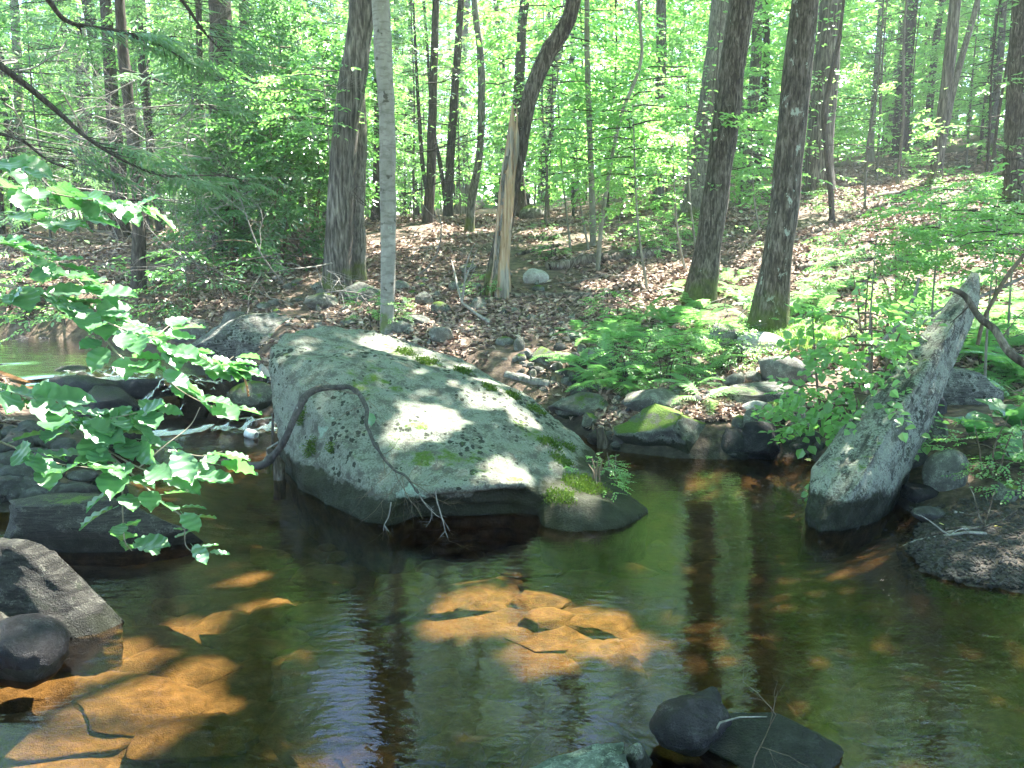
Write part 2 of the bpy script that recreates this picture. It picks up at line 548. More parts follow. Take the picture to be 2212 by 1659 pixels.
def ground_mat():
    m, t, N = nm('forest_floor')
    geo = N('ShaderNodeNewGeometry')
    co = geo.outputs['Position']
    a = noise_(t, co, 9, 6, 0.7)
    b = noise_(t, co, 0.8, 4, 0.6)
    c = ramp(t, a, [(0.3, (0.03, 0.021, 0.015)), (0.48, (0.09, 0.063, 0.045)), (0.62, (0.17, 0.12, 0.085)), (0.75, (0.25, 0.185, 0.135))])
    c = mixc(t, ramp(t, b, [(0.52, 0.0), (0.66, 0.55)]), c, (0.05, 0.065, 0.02))
    sp = N('ShaderNodeSeparateXYZ')
    t.links.new(co, sp.inputs[0])
    z = math_(t, 'ADD', sp.outputs['Z'], math_(t, 'MULTIPLY', math_(t, 'SUBTRACT', a, 0.5), 0.15))
    bed = ramp(t, noise_(t, co, 5, 5, 0.6), [(0.3, (0.022, 0.017, 0.011)), (0.5, (0.058, 0.044, 0.027)), (0.7, (0.11, 0.085, 0.052))])
    mud = ramp(t, a, [(0.3, (0.018, 0.015, 0.012)), (0.7, (0.06, 0.05, 0.04))])
    wm = ramp(t, math_(t, 'ADD', z, 0.5), [(0.55, 1.0), (0.70, 0.0)])
    c = mixc(t, wm, c, mud)
    bm = ramp(t, math_(t, 'ADD', z, 0.5), [(0.47, 1.0), (0.5, 0.0)])
    c = mixc(t, bm, c, bed)
    finish(t, c, 0.85, a, 0.05, 0.8, 0.25)
    return m


M['ground'] = ground_mat()


def water_mat(name, tint, bump=0.10, sx=3.2, sy=9.0, near=True):
    m, t, N = nm(name)
    geo = N('ShaderNodeNewGeometry')
    co = geo.outputs['Position']
    n1 = noise_(t, mapping(t, co, (sx, sy, 1), (0, 0, 0.12)), 1.0, 3, 0.5, 0.4)
    n2 = noise_(t, mapping(t, co, (sx * 3.1, sy * 3.4, 1), (0, 0, -0.2)), 1.0, 3, 0.5, 0.3)
    n3 = noise_(t, co, 0.7, 2, 0.5)
    amp = ramp(t, n3, [(0.3, 0.35), (0.7, 1.0)])
    h = math_(t, 'MULTIPLY', math_(t, 'ADD', n1, math_(t, 'MULTIPLY', n2, 0.6)), amp)
    bp = N('ShaderNodeBump', i_Strength=bump, i_Distance=0.06)
    t.links.new(h, bp.inputs['Height'])
    fr = N('ShaderNodeFresnel', i_IOR=1.33)
    t.links.new(bp.outputs[0], fr.inputs['Normal'])
    tr = N('ShaderNodeBsdfTransparent')
    tr.inputs[0].default_value = col(tint)
    gl = N('ShaderNodeBsdfGlossy', i_Roughness=0.02)
    t.links.new(bp.outputs[0], gl.inputs['Normal'])
    mx = N('ShaderNodeMixShader')
    t.links.new(fr.outputs[0], mx.inputs[0])
    t.links.new(tr.outputs[0], mx.inputs[1])
    t.links.new(gl.outputs[0], mx.inputs[2])
    o = N('ShaderNodeOutputMaterial')
    t.links.new(mx.outputs[0], o.inputs[0])
    return m


M['water'] = water_mat('tea_brown_water', (0.84, 0.67, 0.44), 0.085)
M['water_up'] = water_mat('shallow_stream_water', (0.62, 0.50, 0.33), 0.22, 5, 8)


def foam_mat():
    m, t, N = nm('white_water')
    at = N('ShaderNodeAttribute', attribute_name='tint')
    tc = N('ShaderNodeTexCoord').outputs['UV']
    geo = N('ShaderNodeNewGeometry')
    n = noise_(t, mapping(t, geo.outputs['Position'], (30, 8, 9), (0, 0, 0.15)), 1.0, 6, 0.72, 0.6)
    k = math_(t, 'ADD', n, math_(t, 'MULTIPLY', at.outputs['Fac'], 0.5))
    f = ramp(t, math_(t, 'SUBTRACT', k, 0.5), [(0.44, 0.0), (0.62, 0.6)])
    bp = N('ShaderNodeBump', i_Strength=0.5, i_Distance=0.04)
    t.links.new(n, bp.inputs['Height'])
    fr = N('ShaderNodeFresnel', i_IOR=1.08)
    tr = N('ShaderNodeBsdfTransparent')
    tr.inputs[0].default_value = col((0.55, 0.48, 0.36))
    gl = N('ShaderNodeBsdfGlossy', i_Roughness=0.2)
    t.links.new(bp.outputs[0], gl.inputs['Normal'])
    mx = N('ShaderNodeMixShader')
    t.links.new(fr.outputs[0], mx.inputs[0])
    t.links.new(tr.outputs[0], mx.inputs[1])
    t.links.new(gl.outputs[0], mx.inputs[2])
    df = N('ShaderNodeBsdfDiffuse')
    df.inputs[0].default_value = col((0.36, 0.39, 0.44))
    t.links.new(bp.outputs[0], df.inputs['Normal'])
    m2 = N('ShaderNodeMixShader')
    t.links.new(f, m2.inputs[0])
    t.links.new(mx.outputs[0], m2.inputs[1])
    t.links.new(df.outputs[0], m2.inputs[2])
    o = N('ShaderNodeOutputMaterial')
    t.links.new(m2.outputs[0], o.inputs[0])
    return m


M['foam'] = foam_mat()
m_, t_, N_ = nm('pale_can')
nz_ = noise_(t_, N_('ShaderNodeTexCoord').outputs['Object'], 25, 3)
finish(t_, ramp(t_, nz_, [(0.35, (0.45, 0.44, 0.40)), (0.65, (0.70, 0.69, 0.66))]), 0.5)
M['can'] = m_

# ------------------------------------------------------------------ terrain
_shore = [(-9, 0.9), (9, 0.9), (9, 3.3)]
_shore += [tuple(W(u, v)[:2]) for u, v in ((2330, 1290), (2212, 1278), (2100, 1265), (2000, 1240), (1958, 1195), (1985, 1125), (1930, 1088), (1880, 1060),
                                           (1800, 1010), (1740, 985), (1650, 985), (1600, 992), (1450, 988), (1330, 975), (1290, 958), (1250, 935))]
_shore += [(0.5, 7.7), (-0.3, 7.9), (-1.2, 8.0), (-2.0, 8.3), (-2.6, 8.5), (-3.9, 8.3), (-4.3, 7.7)]
_shore += [tuple(W(u, v)[:2]) for u, v in ((190, 955), (235, 1010), (225, 1090), (0, 1108), (-250, 1120), (-700, 1130))]
_shore += [(-9, 4.4)]
SHORE = np.array(_shore)
CHAN = np.array([(-3.7, 8.1), (-4.1, 9.0), (-5.4, 10.2), (-8.5, 11.3), (-14, 12.2), (-22, 14)])


def seg_dist(x, y, a, b):
    px, py = x - a[0], y - a[1]
    dx, dy = b[0] - a[0], b[1] - a[1]
    t = np.clip((px * dx + py * dy) / (dx * dx + dy * dy), 0, 1)
    return np.hypot(px - t * dx, py - t * dy), t


def shore_dist(x, y):
    x, y = np.asarray(x, float), np.asarray(y, float)
    d = np.full(x.shape, 1e9)
    inside = np.zeros(x.shape, bool)
    n = len(SHORE)
    for i in range(n):
        a, b = SHORE[i], SHORE[(i + 1) % n]
        d = np.minimum(d, seg_dist(x, y, a, b)[0])
        cr = (a[1] > y) != (b[1] > y)
        if a[1] != b[1]:
            inside ^= cr & (x < (b[0] - a[0]) * (y - a[1]) / (b[1] - a[1]) + a[0])
    return np.where(inside, -d, d)


def chan_dist(x, y):
    d = np.full(np.shape(x), 1e9)
    zz = np.zeros(np.shape(x))
    L = [0.30, 0.36, 0.38, 0.42, 0.46, 0.5]
    for i in range(len(CHAN) - 1):
        di, t = seg_dist(x, y, CHAN[i], CHAN[i + 1])
        k = di < d
        d = np.where(k, di, d)
        zz = np.where(k, L[i] + (L[i + 1] - L[i]) * t, zz)
    return d, zz


def H(x, y):
    x, y = np.asarray(x, float), np.asarray(y, float)
    shp = x.shape
    x, y = x.ravel(), y.ravel()
    s = shore_dist(x, y)
    p3 = np.stack([x, y, np.zeros_like(x)], 1)
    bed = -0.36 * (1 - np.exp(np.minimum(s, 0) / 0.55)) + 0.05 * vnoise(p3, 1.1, 3)
    sl = np.maximum(s, 0)
    bar = np.exp(-((x - 2.9) / 1.1) ** 2 - ((y - 4.3) / 1.0) ** 2) + np.exp(-((x + 5.2) / 1.6) ** 2 - ((y - 6.0) / 1.1) ** 2)
    bank = (0.40 - 0.30 * np.minimum(bar, 1)) * (1 - np.exp(-sl / 0.45))
    yy = np.clip(y - 7.5, 0, None)
    slope = 0.158 * np.minimum(yy, 11) + 0.045 * np.clip(yy - 11, 0, 55) + 0.0056 * np.clip(x - 0.5, 0, 26) * np.minimum(yy, 26) - 0.0042 * np.clip(-x - 2, 0, 12) * np.minimum(yy, 25) + 0.055 * np.clip(x - 3.2, 0, 4)
    slope = slope + 0.11 * np.clip(-y, 0, 8) + 0.05 * np.clip(-x - 9, 0, 10) + 0.05 * np.clip(x - 9, 0, 10) * np.clip(1 - yy / 5, 0, 1)
    land = bank + slope * np.clip(sl / 0.8, 0, 1) + 0.045 * fbm(p3, 0.9, 5, 3) * np.clip(sl / 0.7, 0.15, 1) + 0.14 * vnoise(p3, 0.22, 9) * np.clip(sl / 3 - 0.3, 0, 1)
    z = np.where(s < 0, np.minimum(bed, -0.02), land + 0.012)
    d, cz = chan_dist(x, y)
    w = np.clip((d - 0.75) / 0.9, 0, 1)
    w = w * w * (3 - 2 * w)
    ch = cz - 0.16 + 0.05 * vnoise(p3, 1.7, 4)
    z = np.where(s < -0.15, z, ch * (1 - w) + z * w)
    return z.reshape(shp)


def axis(lo, hi, dense_lo, dense_hi, step, grow):
    v = list(np.arange(dense_lo, dense_hi, step))
    s = step
    while v[-1] < hi:
        s *= grow
        v.append(v[-1] + s)
    s = step
    while v[0] > lo:
        s *= grow
        v.insert(0, v[0] - s)
    return np.array(v)


gx = axis(-110, 110, -7, 7, 0.085, 1.07)
gy = axis(-38, 140, 1, 13, 0.085, 1.05)
XX, YY = np.meshgrid(gx, gy)
ZZ = H(XX, YY)
mb = MB()
nx, ny = len(gx), len(gy)
i = (np.arange(ny - 1)[:, None] * nx + np.arange(nx - 1)[None, :]).ravel()
mb.add(np.stack([XX, YY, ZZ], -1).reshape(-1, 3), np.stack([i, i + 1, i + nx + 1, i + nx], 1))
kind(ob('ground', mb.mesh('ground', M['ground'])), 'structure')

# water sheets
def sheet(name, poly_fn, xs, ys, mat):
    X, Y = np.meshgrid(xs, ys)
    Z = poly_fn(X, Y)
    b = MB()
    n = len(xs)
    q = (np.arange(len(ys) - 1)[:, None] * n + np.arange(n - 1)[None, :]).ravel()
    b.add(np.stack([X, Y, Z], -1).reshape(-1, 3), np.stack([q, q + 1, q + n + 1, q + n], 1))
    return kind(ob(name, b.mesh(name, mat)), 'structure')


sheet('pool_water', lambda X, Y: 0.004 * vnoise(np.stack([X.ravel(), Y.ravel() * 2.0, 0 * X.ravel()], 1), 2.0, 8).reshape(X.shape), np.linspace(-9, 9, 120), np.linspace(0.6, 8.35, 110), M['water'])
cl = np.concatenate([[0], np.cumsum(np.hypot(*np.diff(CHAN, axis=0).T))])
b = MB()
rows = []
for s_ in np.linspace(0.55, cl[-1], 60):
    k = min(np.searchsorted(cl, s_) , len(CHAN) - 1)
    k = max(k, 1)
    f_ = (s_ - cl[k - 1]) / (cl[k] - cl[k - 1])
    p = CHAN[k - 1] + (CHAN[k] - CHAN[k - 1]) * f_
    d_ = (CHAN[k] - CHAN[k - 1]) / np.linalg.norm(CHAN[k] - CHAN[k - 1])
    nrm = np.array([-d_[1], d_[0]])
    z_ = chan_dist(np.array([p[0]]), np.array([p[1]]))[1][0]
    rows.append([(p[0] + nrm[0] * w_, p[1] + nrm[1] * w_, z_) for w_ in np.linspace(-1.05, 1.05, 9)])
b.add(np.array(rows).reshape(-1, 3), [(r * 9 + c, r * 9 + c + 1, r * 9 + 10 + c, r * 9 + 9 + c) for r in range(59) for c in range(8)])
kind(ob('upper_stream_water', b.mesh('upper_stream_water', M['water_up'])), 'structure')

# cascade: a folded sheet of falling water, foam in its tint
b = MB()
nu, nv = 70, 46
vv = []
for j in range(nv):
    t = j / (nv - 1)
    for i_ in range(nu):
        s_ = i_ / (nu - 1)
        x = -4.75 + 1.85 * s_
        y = 8.75 - 1.15 * t + 0.16 * math.sin(s_ * 6.5) - 0.10 * s_
        st = 0.40 + 0.13 * math.sin(s_ * 9 + 1) + 0.05 * math.sin(s_ * 23)
        pr = 0.62 / (1 + math.exp(-(st - t) * 13)) + 0.38 / (1 + math.exp(-(st + 0.22 - t) * 20))
        z = 0.010 + 0.36 * pr
        vv.append((x, y, z))
vv = np.array(vv)
vv[:, 2] += (0.05 * fbm(vv * np.array([1, 0.35, 0.35]), 8, 2, 3) + 0.03 * fbm(vv, 19, 5, 2)) * np.clip(vv[:, 2] * 6, 0.15, 1)
ff, ft = [], []
for j in range(nv - 1):
    for i_ in range(nu - 1):
        ff.append((j * nu + i_, j * nu + i_ + 1, (j + 1) * nu + i_ + 1, (j + 1) * nu + i_))
        t, s_ = j / (nv - 1), i_ / (nu - 1)
        st = 0.62 + 0.13 * math.sin(s_ * 9 + 1)
        ft.append((0.35 + 0.65 * float(hash3(np.array([i_ // 2]), np.array([j // 3]), np.array([0]), 5)[0] * .5 + .5)) * (0.12 + 0.80 * math.exp(-((t - st - 0.12) / 0.12) ** 2) * (0.55 + 0.45 * math.sin(s_ * 14 + 2)) + 0.34 * math.exp(-((t - st + 0.08) / 0.10) ** 2)))
b.add(vv, ff, 0, ft)
kind(ob('cascade_water', b.mesh('cascade_water', M['foam'])), 'structure')

# ------------------------------------------------------------------ sun windows: leaves cut away so sun falls on chosen spots
WIN = []


def win(p, r):
    WIN.append((np.asarray(p, float), r))


for u, v, y, r in ((915, 935, 5.72, 0.14), (865, 955, 5.6, 0.06), (965, 915, 5.8, 0.05), (1030, 850, 6.3, 0.05), (1085, 880, 6.3, 0.05),
                   (1130, 905, 6.2, 0.06), (840, 715, 7.2, 0.10), (900, 735, 7.1, 0.10), (1025, 810, 6.9, 0.08), 
                   (1440, 895, 7.2, 0.25), (1540, 890, 7.3, 0.2)):
    win(P(u, v, y), r)
for u, v, r in ((1490, 640, 0.6), (1560, 620, 0.7), (1600, 690, 0.6), (1680, 760, 0.7), (1760, 790, 0.45), (1760, 620, 0.8), (1850, 640, 0.7), (1930, 560, 0.9), (2130, 640, 1.2), (2080, 600, 1.0), (1980, 600, .9), (1700, 560, .6),
                (2040, 650, 0.8), (1420, 590, 0.35), (1720, 840, 0.25), (1600, 740, 0.35), (1840, 700, 0.6), (1640, 600, 0.5),
                (1000, 500, 0.45), (930, 495, 0.4), (1180, 500, 0.4), (1440, 500, 0.35), (1500, 575, 0.3), (2050, 395, 1.0), (1850, 430, 0.8), (1850, 500, 0.7), (2150, 420, 1.0), (1950, 470, 0.6),
                (420, 500, 0.5), (330, 490, 0.5), (60, 640, 0.35), (150, 660, 0.3), (560, 480, 0.4), (1700, 800, 0.3), (1290, 620, 0.15)):
    win(G(u, v), r)
for u, v, z, r in ((1000, 1325, -0.3, 0.13), (1080, 1325, -0.3, 0.14), (1150, 1335, -0.3, 0.14), (1290, 1400, -.3, .13), (1240, 1360, -0.25, 0.14), (1330, 1370, -0.25, 0.11), (1180, 1395, -0.25, 0.09), (1030, 1240, -0.3, 0.1), (1180, 1225, -0.3, 0.1),
                   (130, 1450, -0.15, 0.26), (300, 1460, -0.15, 0.24), (400, 1490, -0.15, 0.12), (110, 1530, -0.15, 0.24), (40, 1600, -0.2, 0.18), (250, 1540, -0.15, 0.15), (2060, 1610, -0.2, 0.08), (510, 1240, -0.3, 0.07), (600, 1300, -.3, .08), (420, 1350, -.3, .08)):
    win(W(u, v, z), r)
for u, v, y, r in ((320, 920, 2.6, 0.26), (240, 800, 2.7, 0.2), (370, 990, 2.6, 0.26), (450, 1000, 2.6, 0.16), (240, 1170, 2.5, 0.22), (430, 1180, 2.5, 0.2), (410, 1095, 2.5, 0.07), (40, 380, 2.8, 0.1), (170, 1010, 2.6, 0.10), (290, 650, 2.8, 0.1), (230, 725, 2.7, 0.08),
                   (420, 850, 2.7, .14), (180, 890, 2.6, .16), (480, 980, 2.6, .1), (130, 1280, 3.66, 0.15), (80, 1220, 3.66, 0.15), (190, 1325, 3.65, 0.15), (230, 1360, 3.64, .12), (30, 1400, 3.1, 0.15), (60, 1420, 3.1, .10),
                   (150, 240, 9.5, 1.1), (60, 130, 9.5, 1.1), (250, 220, 9.5, 0.9), (180, 560, 10, 0.6), (130, 60, 10, 1.0), (40, 300, 11, 0.7), (300, 90, 10, .7), (260, 350, 10, .5), (700, 60, 14, .9), (560, 100, 12, .5), (1500, 300, 12, .6), (1950, 250, 18, 1.5), (2100, 200, 18, 1.4), (1400, 200, 16, 1.0), (1000, 120, 17, 1.0)):
    win(P(u, v, y), r)
WP = np.array([w[0] for w in WIN])
WR = np.array([w[1] for w in WIN])
# one gap cut so the pool mirrors blue sky, another seen at the upper corner
SKYGAP = [(np.array([-0.62, 2.85, 0.0]), math.radians(-11.5), math.radians(33.5), 0.062), (np.array([0, 0, 1.8]), math.radians(-24.0), math.radians(14.2), 0.012)]


def lit_gap(c):
    """True for the leaf centres that stand in a gap"""
    c = np.asarray(c, float)
    bad = np.zeros(len(c), bool)
    for p, r in WIN:
        d = c - p
        t = d @ SUN
        q = np.linalg.norm(d - t[:, None] * SUN, axis=1)
        bad |= (t > 0.35) & (q < r * 1.1 + 0.09)
    for o, az, el, hw in SKYGAP:
        dr = np.array([math.sin(az) * math.cos(el), math.cos(az) * math.cos(el), math.sin(el)])
        d = c - o
        t = d @ dr
        q = np.linalg.norm(d - t[:, None] * dr, axis=1)
        bad |= (t > 1) & (q < hw * t)
    return bad


HERO = []          # (v, u, half width, depth) along each measured trunk


def veils_trunk(c):
    """True for leaves that would hang in front of a measured bare trunk"""
    f = c[:, 1] * CP - (c[:, 2] - CAM_Z) * SP
    f = np.where(f > 0.3, f, 0.3)
    u = 1106 + FPX * c[:, 0] / f
    v = 829.5 - FPX * (c[:, 1] * SP + (c[:, 2] - CAM_Z) * CP) / f
    bad = np.zeros(len(c), bool)
    for vs_, us_, hw, dep in HERO:
        uu = np.interp(v, vs_, us_)
        bad |= (np.abs(u - uu) < hw + 5) & (c[:, 1] < dep - 0.4) & (v < vs_[-1] - 10) & (v > -70) & (c[:, 1] > 3)
    return bad & (hash3((c[:, 0] * 97).astype(int), (c[:, 1] * 89).astype(int), (c[:, 2] * 83).astype(int), 3) < 0.72)


# ------------------------------------------------------------------ foliage templates
def leaf6(n_l, n_w, droop=0.08, fold=0.10):
    v = np.array([(0, 0, 0), (0.33, 0.5, fold), (0.68, 0.40, fold * 0.6), (1, 0, -droop), (0.68, -0.40, fold * 0.6), (0.33, -0.5, fold)], float)
    v[:, 0] *= n_l
    v[:, 1] *= n_w
    v[:, 2] *= n_l
    return v


LEAF_Q = np.array([(0, 5, 4, 3), (0, 3, 2, 1)])


def rot_m(yaw, pitch, roll):
    return np.array(Matrix.Rotation(yaw, 3, 'Z') @ Matrix.Rotation(pitch, 3, 'Y') @ Matrix.Rotation(roll, 3, 'X'))


def spray_broad(rng, n=13, length=0.62, ll=0.115, ratio=0.56):
    vs_ = []
    for k in range(n):
        t = 0.18 + 0.82 * k / (n - 1)
        side = 1 if k % 2 else -1
        yaw = side * math.radians(rng.uniform(35, 65)) if k < n - 1 else 0
        l = ll * rng.uniform(0.75, 1.15) * (1.05 - 0.25 * t)
        v = leaf6(l, l * ratio, rng.uniform(0.0, 0.22), rng.uniform(0.02, 0.14))
        v = v @ rot_m(yaw, rng.normal(0.12, 0.22), rng.normal(0, 0.28)).T
        v += np.array([t * length, side * 0.012 + 0.05 * math.sin(t * 3), -0.06 * t * t])
        vs_.append(v)
    return np.array(vs_)                # n, 6, 3


def spray_needle(rng, length=0.6, pairs=11):
    out = []
    for k in range(pairs):
        t = (k + 0.6) / pairs
        for side in (1, -1):
            l = (0.26 * (1 - t) + 0.06) * rng.uniform(0.7, 1.15)
            w = 0.019
            yaw = side * math.radians(rng.uniform(42, 62))
            v = np.array([(0, -w * 0.5, 0), (l * 0.5, -w * 0.75, -0.01), (l, 0, -0.035 - 0.1 * l), (l * 0.5, w * 0.75, -0.01)])
            v = v @ rot_m(yaw, rng.normal(0.05, 0.12), rng.normal(0, 0.35)).T
            out.append(v + np.array([t * length, 0, -0.12 * t * t]))
    v = np.array([(0, -0.012, 0), (length * 0.5, -0.012, -0.03), (length * 1.05, 0, -0.14), (length * 0.5, 0.012, -0.03)])
    out.append(v)
    return np.array(out)                # n, 4, 3


_rs = np.random.default_rng(5)
SPRAYS = [spray_broad(_rs) for _ in range(6)]
SPRAYS_BIG = [spray_broad(_rs, 11, 0.8, 0.17, 0.6) for _ in range(5)]
SPRAYS_ROUND = [spray_broad(_rs, 9, 0.42, 0.10, 0.82) for _ in range(5)]
SPRAYS_OVAL = [spray_broad(_rs, 13, 0.42, 0.09, 0.42) for _ in range(5)]
NEEDLES = [spray_needle(_rs) for _ in range(5)]


class Foliage:
    """leaf soup as numpy arrays: so leaves can be culled before the mesh is made"""

    def __init__(self):
        self.leaves, self.tint, self.tubes = [], [], []

    def spray(self, tmpl, pos, yaw, pitch, roll, sc, tint):
        R = rot_m(yaw, pitch, roll)
        self.leaves.append(tmpl @ R.T * sc + np.asarray(pos))
        self.tint.append(np.clip(tint, 0, 1))

    def tube(self, pts, rad, sides=4):
        self.tubes.append((np.asarray(pts), np.asarray(rad), sides))

    def freeze(self):
        self.L = np.concatenate(self.leaves)
        self.T = np.concatenate(self.tint)
        self.leaves = self.tint = None
        return self

    def mesh(self, name, mats, keep=None, tubes=None):
        L, T = (self.L, self.T) if keep is None else (self.L[keep], self.T[keep])
        b = MB()
        for p, r, s in (self.tubes if tubes is None else tubes):
            b.tube(p, r, s, 1, cap=False)
        n, k = L.shape[0], L.shape[1]
        base = (np.arange(n) * k)[:, None, None]
        q = LEAF_Q if k == 6 else np.array([(0, 1, 2, 3)])
        b.add(L.reshape(-1, 3), (base + q[None]).reshape(-1, 4), 0, np.repeat(T, len(q)), False)
        return b.mesh(name, mats)


def tints(rng, n, mid=None):
    m = rng.uniform(0.2, 0.8) if mid is None else mid
    return rng.normal(m, 0.18, n)


def crown(rng, R, Ht, limbs, per, tmpl, sc=1.0, profile=None, up=0.35, side=0.38, tilt=0.22, inner=0.25):
    """limbs round an axis of height Ht, sprays laid in uneven layers along each limb"""
    F = Foliage()
    for k in range(limbs):
        t = (k + rng.uniform(0, 1)) / limbs
        az = k * 2.4 + rng.uniform(-0.5, 0.5)
        pr = profile(t) if profile else math.sqrt(max(0.06, 1 - (2 * t - 0.85) ** 2 / 1.5))
        ln = R * pr * rng.uniform(0.65, 1.15)
        d = np.array([math.cos(az), math.sin(az), 0])
        s = np.linspace(0, 1, 6)
        rise = up * rng.uniform(0.3, 1.4)
        pts = np.array([0, 0, t * Ht]) + d * (s * ln)[:, None] + np.array([0, 0, 1]) * (rise * ln * s - 0.28 * ln * s * s)[:, None]
        pts[1:, :2] += rng.normal(0, 0.05 * ln, (5, 2))
        r0 = 0.004 + 0.0036 * ln
        F.tube(pts, r0 * (1 - s) + 0.004, 4)
        lat = np.array([-d[1], d[0], 0])
        nn = max(2, int(per * (0.4 + 0.6 * pr)))
        gt = rng.uniform(0.15, 0.85)
        for j in range(nn):
            q = inner + (1 - inner) * math.sqrt(rng.uniform(0, 1))
            i_ = min(int(q * 5), 4)
            p = pts[i_] + (pts[i_ + 1] - pts[i_]) * (q * 5 - i_)
            off = rng.normal(0, side) * ln * 0.5
            pos = p + lat * off + np.array([0, 0, rng.normal(0, 0.05) * ln - abs(off) * 0.12])
            tm = tmpl[rng.integers(len(tmpl))]
            yaw = az + rng.normal(0, 0.5) + math.copysign(min(1.1, abs(off) * 1.6), off)
            F.spray(tm, pos, yaw, rng.normal(0.10, tilt), rng.normal(0, tilt), sc * rng.uniform(0.8, 1.2), tints(rng, len(tm), gt))
    return F.freeze()


rg = np.random.default_rng(21)
TALL = [crown(rg, 3.0, 9.0, 28, 11, SPRAYS_BIG, 1.15) for _ in range(4)]
THIN = [crown(rg, 3.0, 9.0, 26, 9, SPRAYS_BIG, 1.1) for _ in range(4)]
UNDER = [crown(rg, 2.0, 5.0, 22, 13, SPRAYS, 1.1, lambda t: math.sqrt(max(0.1, 1 - (1.6 * t - 0.6) ** 2)), 0.25, 0.5, 0.14) for _ in range(4)]
LOW = [crown(rg, 0.85, 1.3, 12, 7, SPRAYS, 0.85, None, 0.3, 0.5, 0.2) for _ in range(3)]
HEM = [crown(rg, 2.3, 9.5, 44, 8, NEEDLES, 1.15, lambda t: 1.0 - 0.7 * t, 0.05, 0.5, 0.12, 0.15) for _ in range(3)]
SHARED = {}


def place_crown(name, F, key, mats, parent, loc, rotz, sc, view_clear=False, extra=None):
    """hang a crown on its tree; where a gap cut for the sun runs through it, its own leaves are thinned"""
    M4 = Matrix.LocRotScale(Vector(loc), Matrix.Rotation(rotz, 3, 'Z'), Vector((sc,) * 3 if np.isscalar(sc) else sc))
    Wm = np.array(parent.matrix_basis @ M4)
    c = F.L.mean(axis=1) @ Wm[:3, :3].T + Wm[:3, 3]
    bad = lit_gap(c)
    if not key.startswith(('laurel', 'bough')):
        bad |= veils_trunk(c)
    if view_clear:
        el = np.arctan2(c[:, 2] - CAM_Z, np.hypot(c[:, 0], c[:, 1]))
        bad |= (c[:, 1] > 0) & (c[:, 1] < 13.5) & (el < math.radians(18.5)) & (np.abs(c[:, 0]) < c[:, 1] * 0.75 + 0.5)
    if extra is not None:
        bad |= extra(c)
    if bad.any():
        if bad.all():
            return None
        tb = [q for q in F.tubes if not lit_gap(q[0] @ Wm[:3, :3].T + Wm[:3, 3]).any()]
        me = F.mesh(name, mats, ~bad, tb)
    else:
        if key not in SHARED:
            SHARED[key] = F.mesh(name, mats)
        me = SHARED[key]
    o = ob(name, me, parent)
    o.matrix_basis = M4
    return o


def trunk_mesh(name, pts, rad, mat, rng, flare=0.5, sides=14, lump=0.05, seg=None):
    L = np.linalg.norm(np.diff(pts, axis=0), axis=1).sum()
    n = seg or int(max(10, L / 0.22))
    p = spline(pts, n)
    r = np.interp(np.linspace(0, 1, n), np.linspace(0, 1, len(rad)), rad)
    b = MB()
    b.tube(p, r, sides, 0, cap=True)
    v = b.v[0].reshape(n, sides, 3)
    th = np.linspace(0, 2 * math.pi, sides, endpoint=False)
    ph = rng.uniform(0, 6)
    h = np.linalg.norm(p - p[0], axis=1)
    fl = 1 + flare * np.exp(-h / (1.6 * r[0] + 0.02))[:, None] * (0.75 + 0.45 * np.cos(5 * th + ph) * 1.0)[None, :]
    q = p[:, None, :] + (v - p[:, None, :]) * fl[:, :, None]
    q += (v - p[:, None, :]) * (lump * 2.2 * vnoise(v.reshape(-1, 3) * np.array([1, 1, 0.45]), 1.0 / max(0.05, r[0]), int(rng.integers(99))).reshape(n, sides, 1))
    b.v[0] = q.reshape(-1, 3)
    return b.mesh(name, mat)


# ------------------------------------------------------------------ hero trees (measured in the photograph)
def hero_tree(name, label, uv, widths, mat, top=14.0, rng=None, depth=None, flare=0.45, crown_spec=None, group=None, cat='tree', sides=14, bury=0.12):
    rng = rng or np.random.default_rng(sum(map(ord, label)))
    g = G(*uv[0]) if depth is None else P(uv[0][0], uv[0][1], depth)
    y0 = g[1]
    if depth is not None:
        g[2] = float(H(np.array([g[0]]), np.array([y0]))[0])
    pts = [g] + [P(u, v, y0 + 0.0 * k) for k, (u, v) in enumerate(uv[1:])]
    dist = np.linalg.norm(g - np.array([0, 0, CAM_Z]))
    rad = [w * 0.5 / FPX * dist for w in widths]
    d = pts[-1] - pts[-2]
    d /= np.linalg.norm(d)
    d = d * 0.8 + np.array([0, 0, 0.35])
    d /= np.linalg.norm(d)
    z = pts[-1][2]
    while z < top:
        pts.append(pts[-1] + d * min(2.5, top - z + 0.3))
        z = pts[-1][2]
        rad.append(max(0.02, rad[-1] * 0.80))
    root = thing(name, label, cat, g, group)
    loc = np.array(pts) - g
    loc[0, 2] -= bury
    ob('trunk', trunk_mesh('trunk', loc, rad, mat, rng, flare, sides), root)
    if crown_spec:
        for (F, key, mats, dz, sc) in crown_spec:
            i_ = int(np.argmin(abs(loc[:, 2] + g[2] - dz)))
            off = loc[i_].copy()
            off[2] = dz - g[2]
            place_crown('crown', F, key, mats, root, off, rng.uniform(0, 6.28), sc, True)
    return root, np.array(pts), rad


BL = [M['leaf_far'], M['hemlock_bark']]
NL = [M['needle'], M['hemlock_bark']]
tr = hero_tree
QUEUE = []


def tr(*a, **k):
    QUEUE.append((a, k))


def plant_all():
    for a, k in QUEUE:
        uv = a[2]
        dep = k.get('depth') or G(*uv[0])[1]
        o_ = np.argsort([q[1] for q in uv])
        HERO.append(([uv[i_][1] for i_ in o_], [uv[i_][0] for i_ in o_], max(a[3]) / 2, dep))
    for a, k in QUEUE:
        hero_tree(*a, **k)


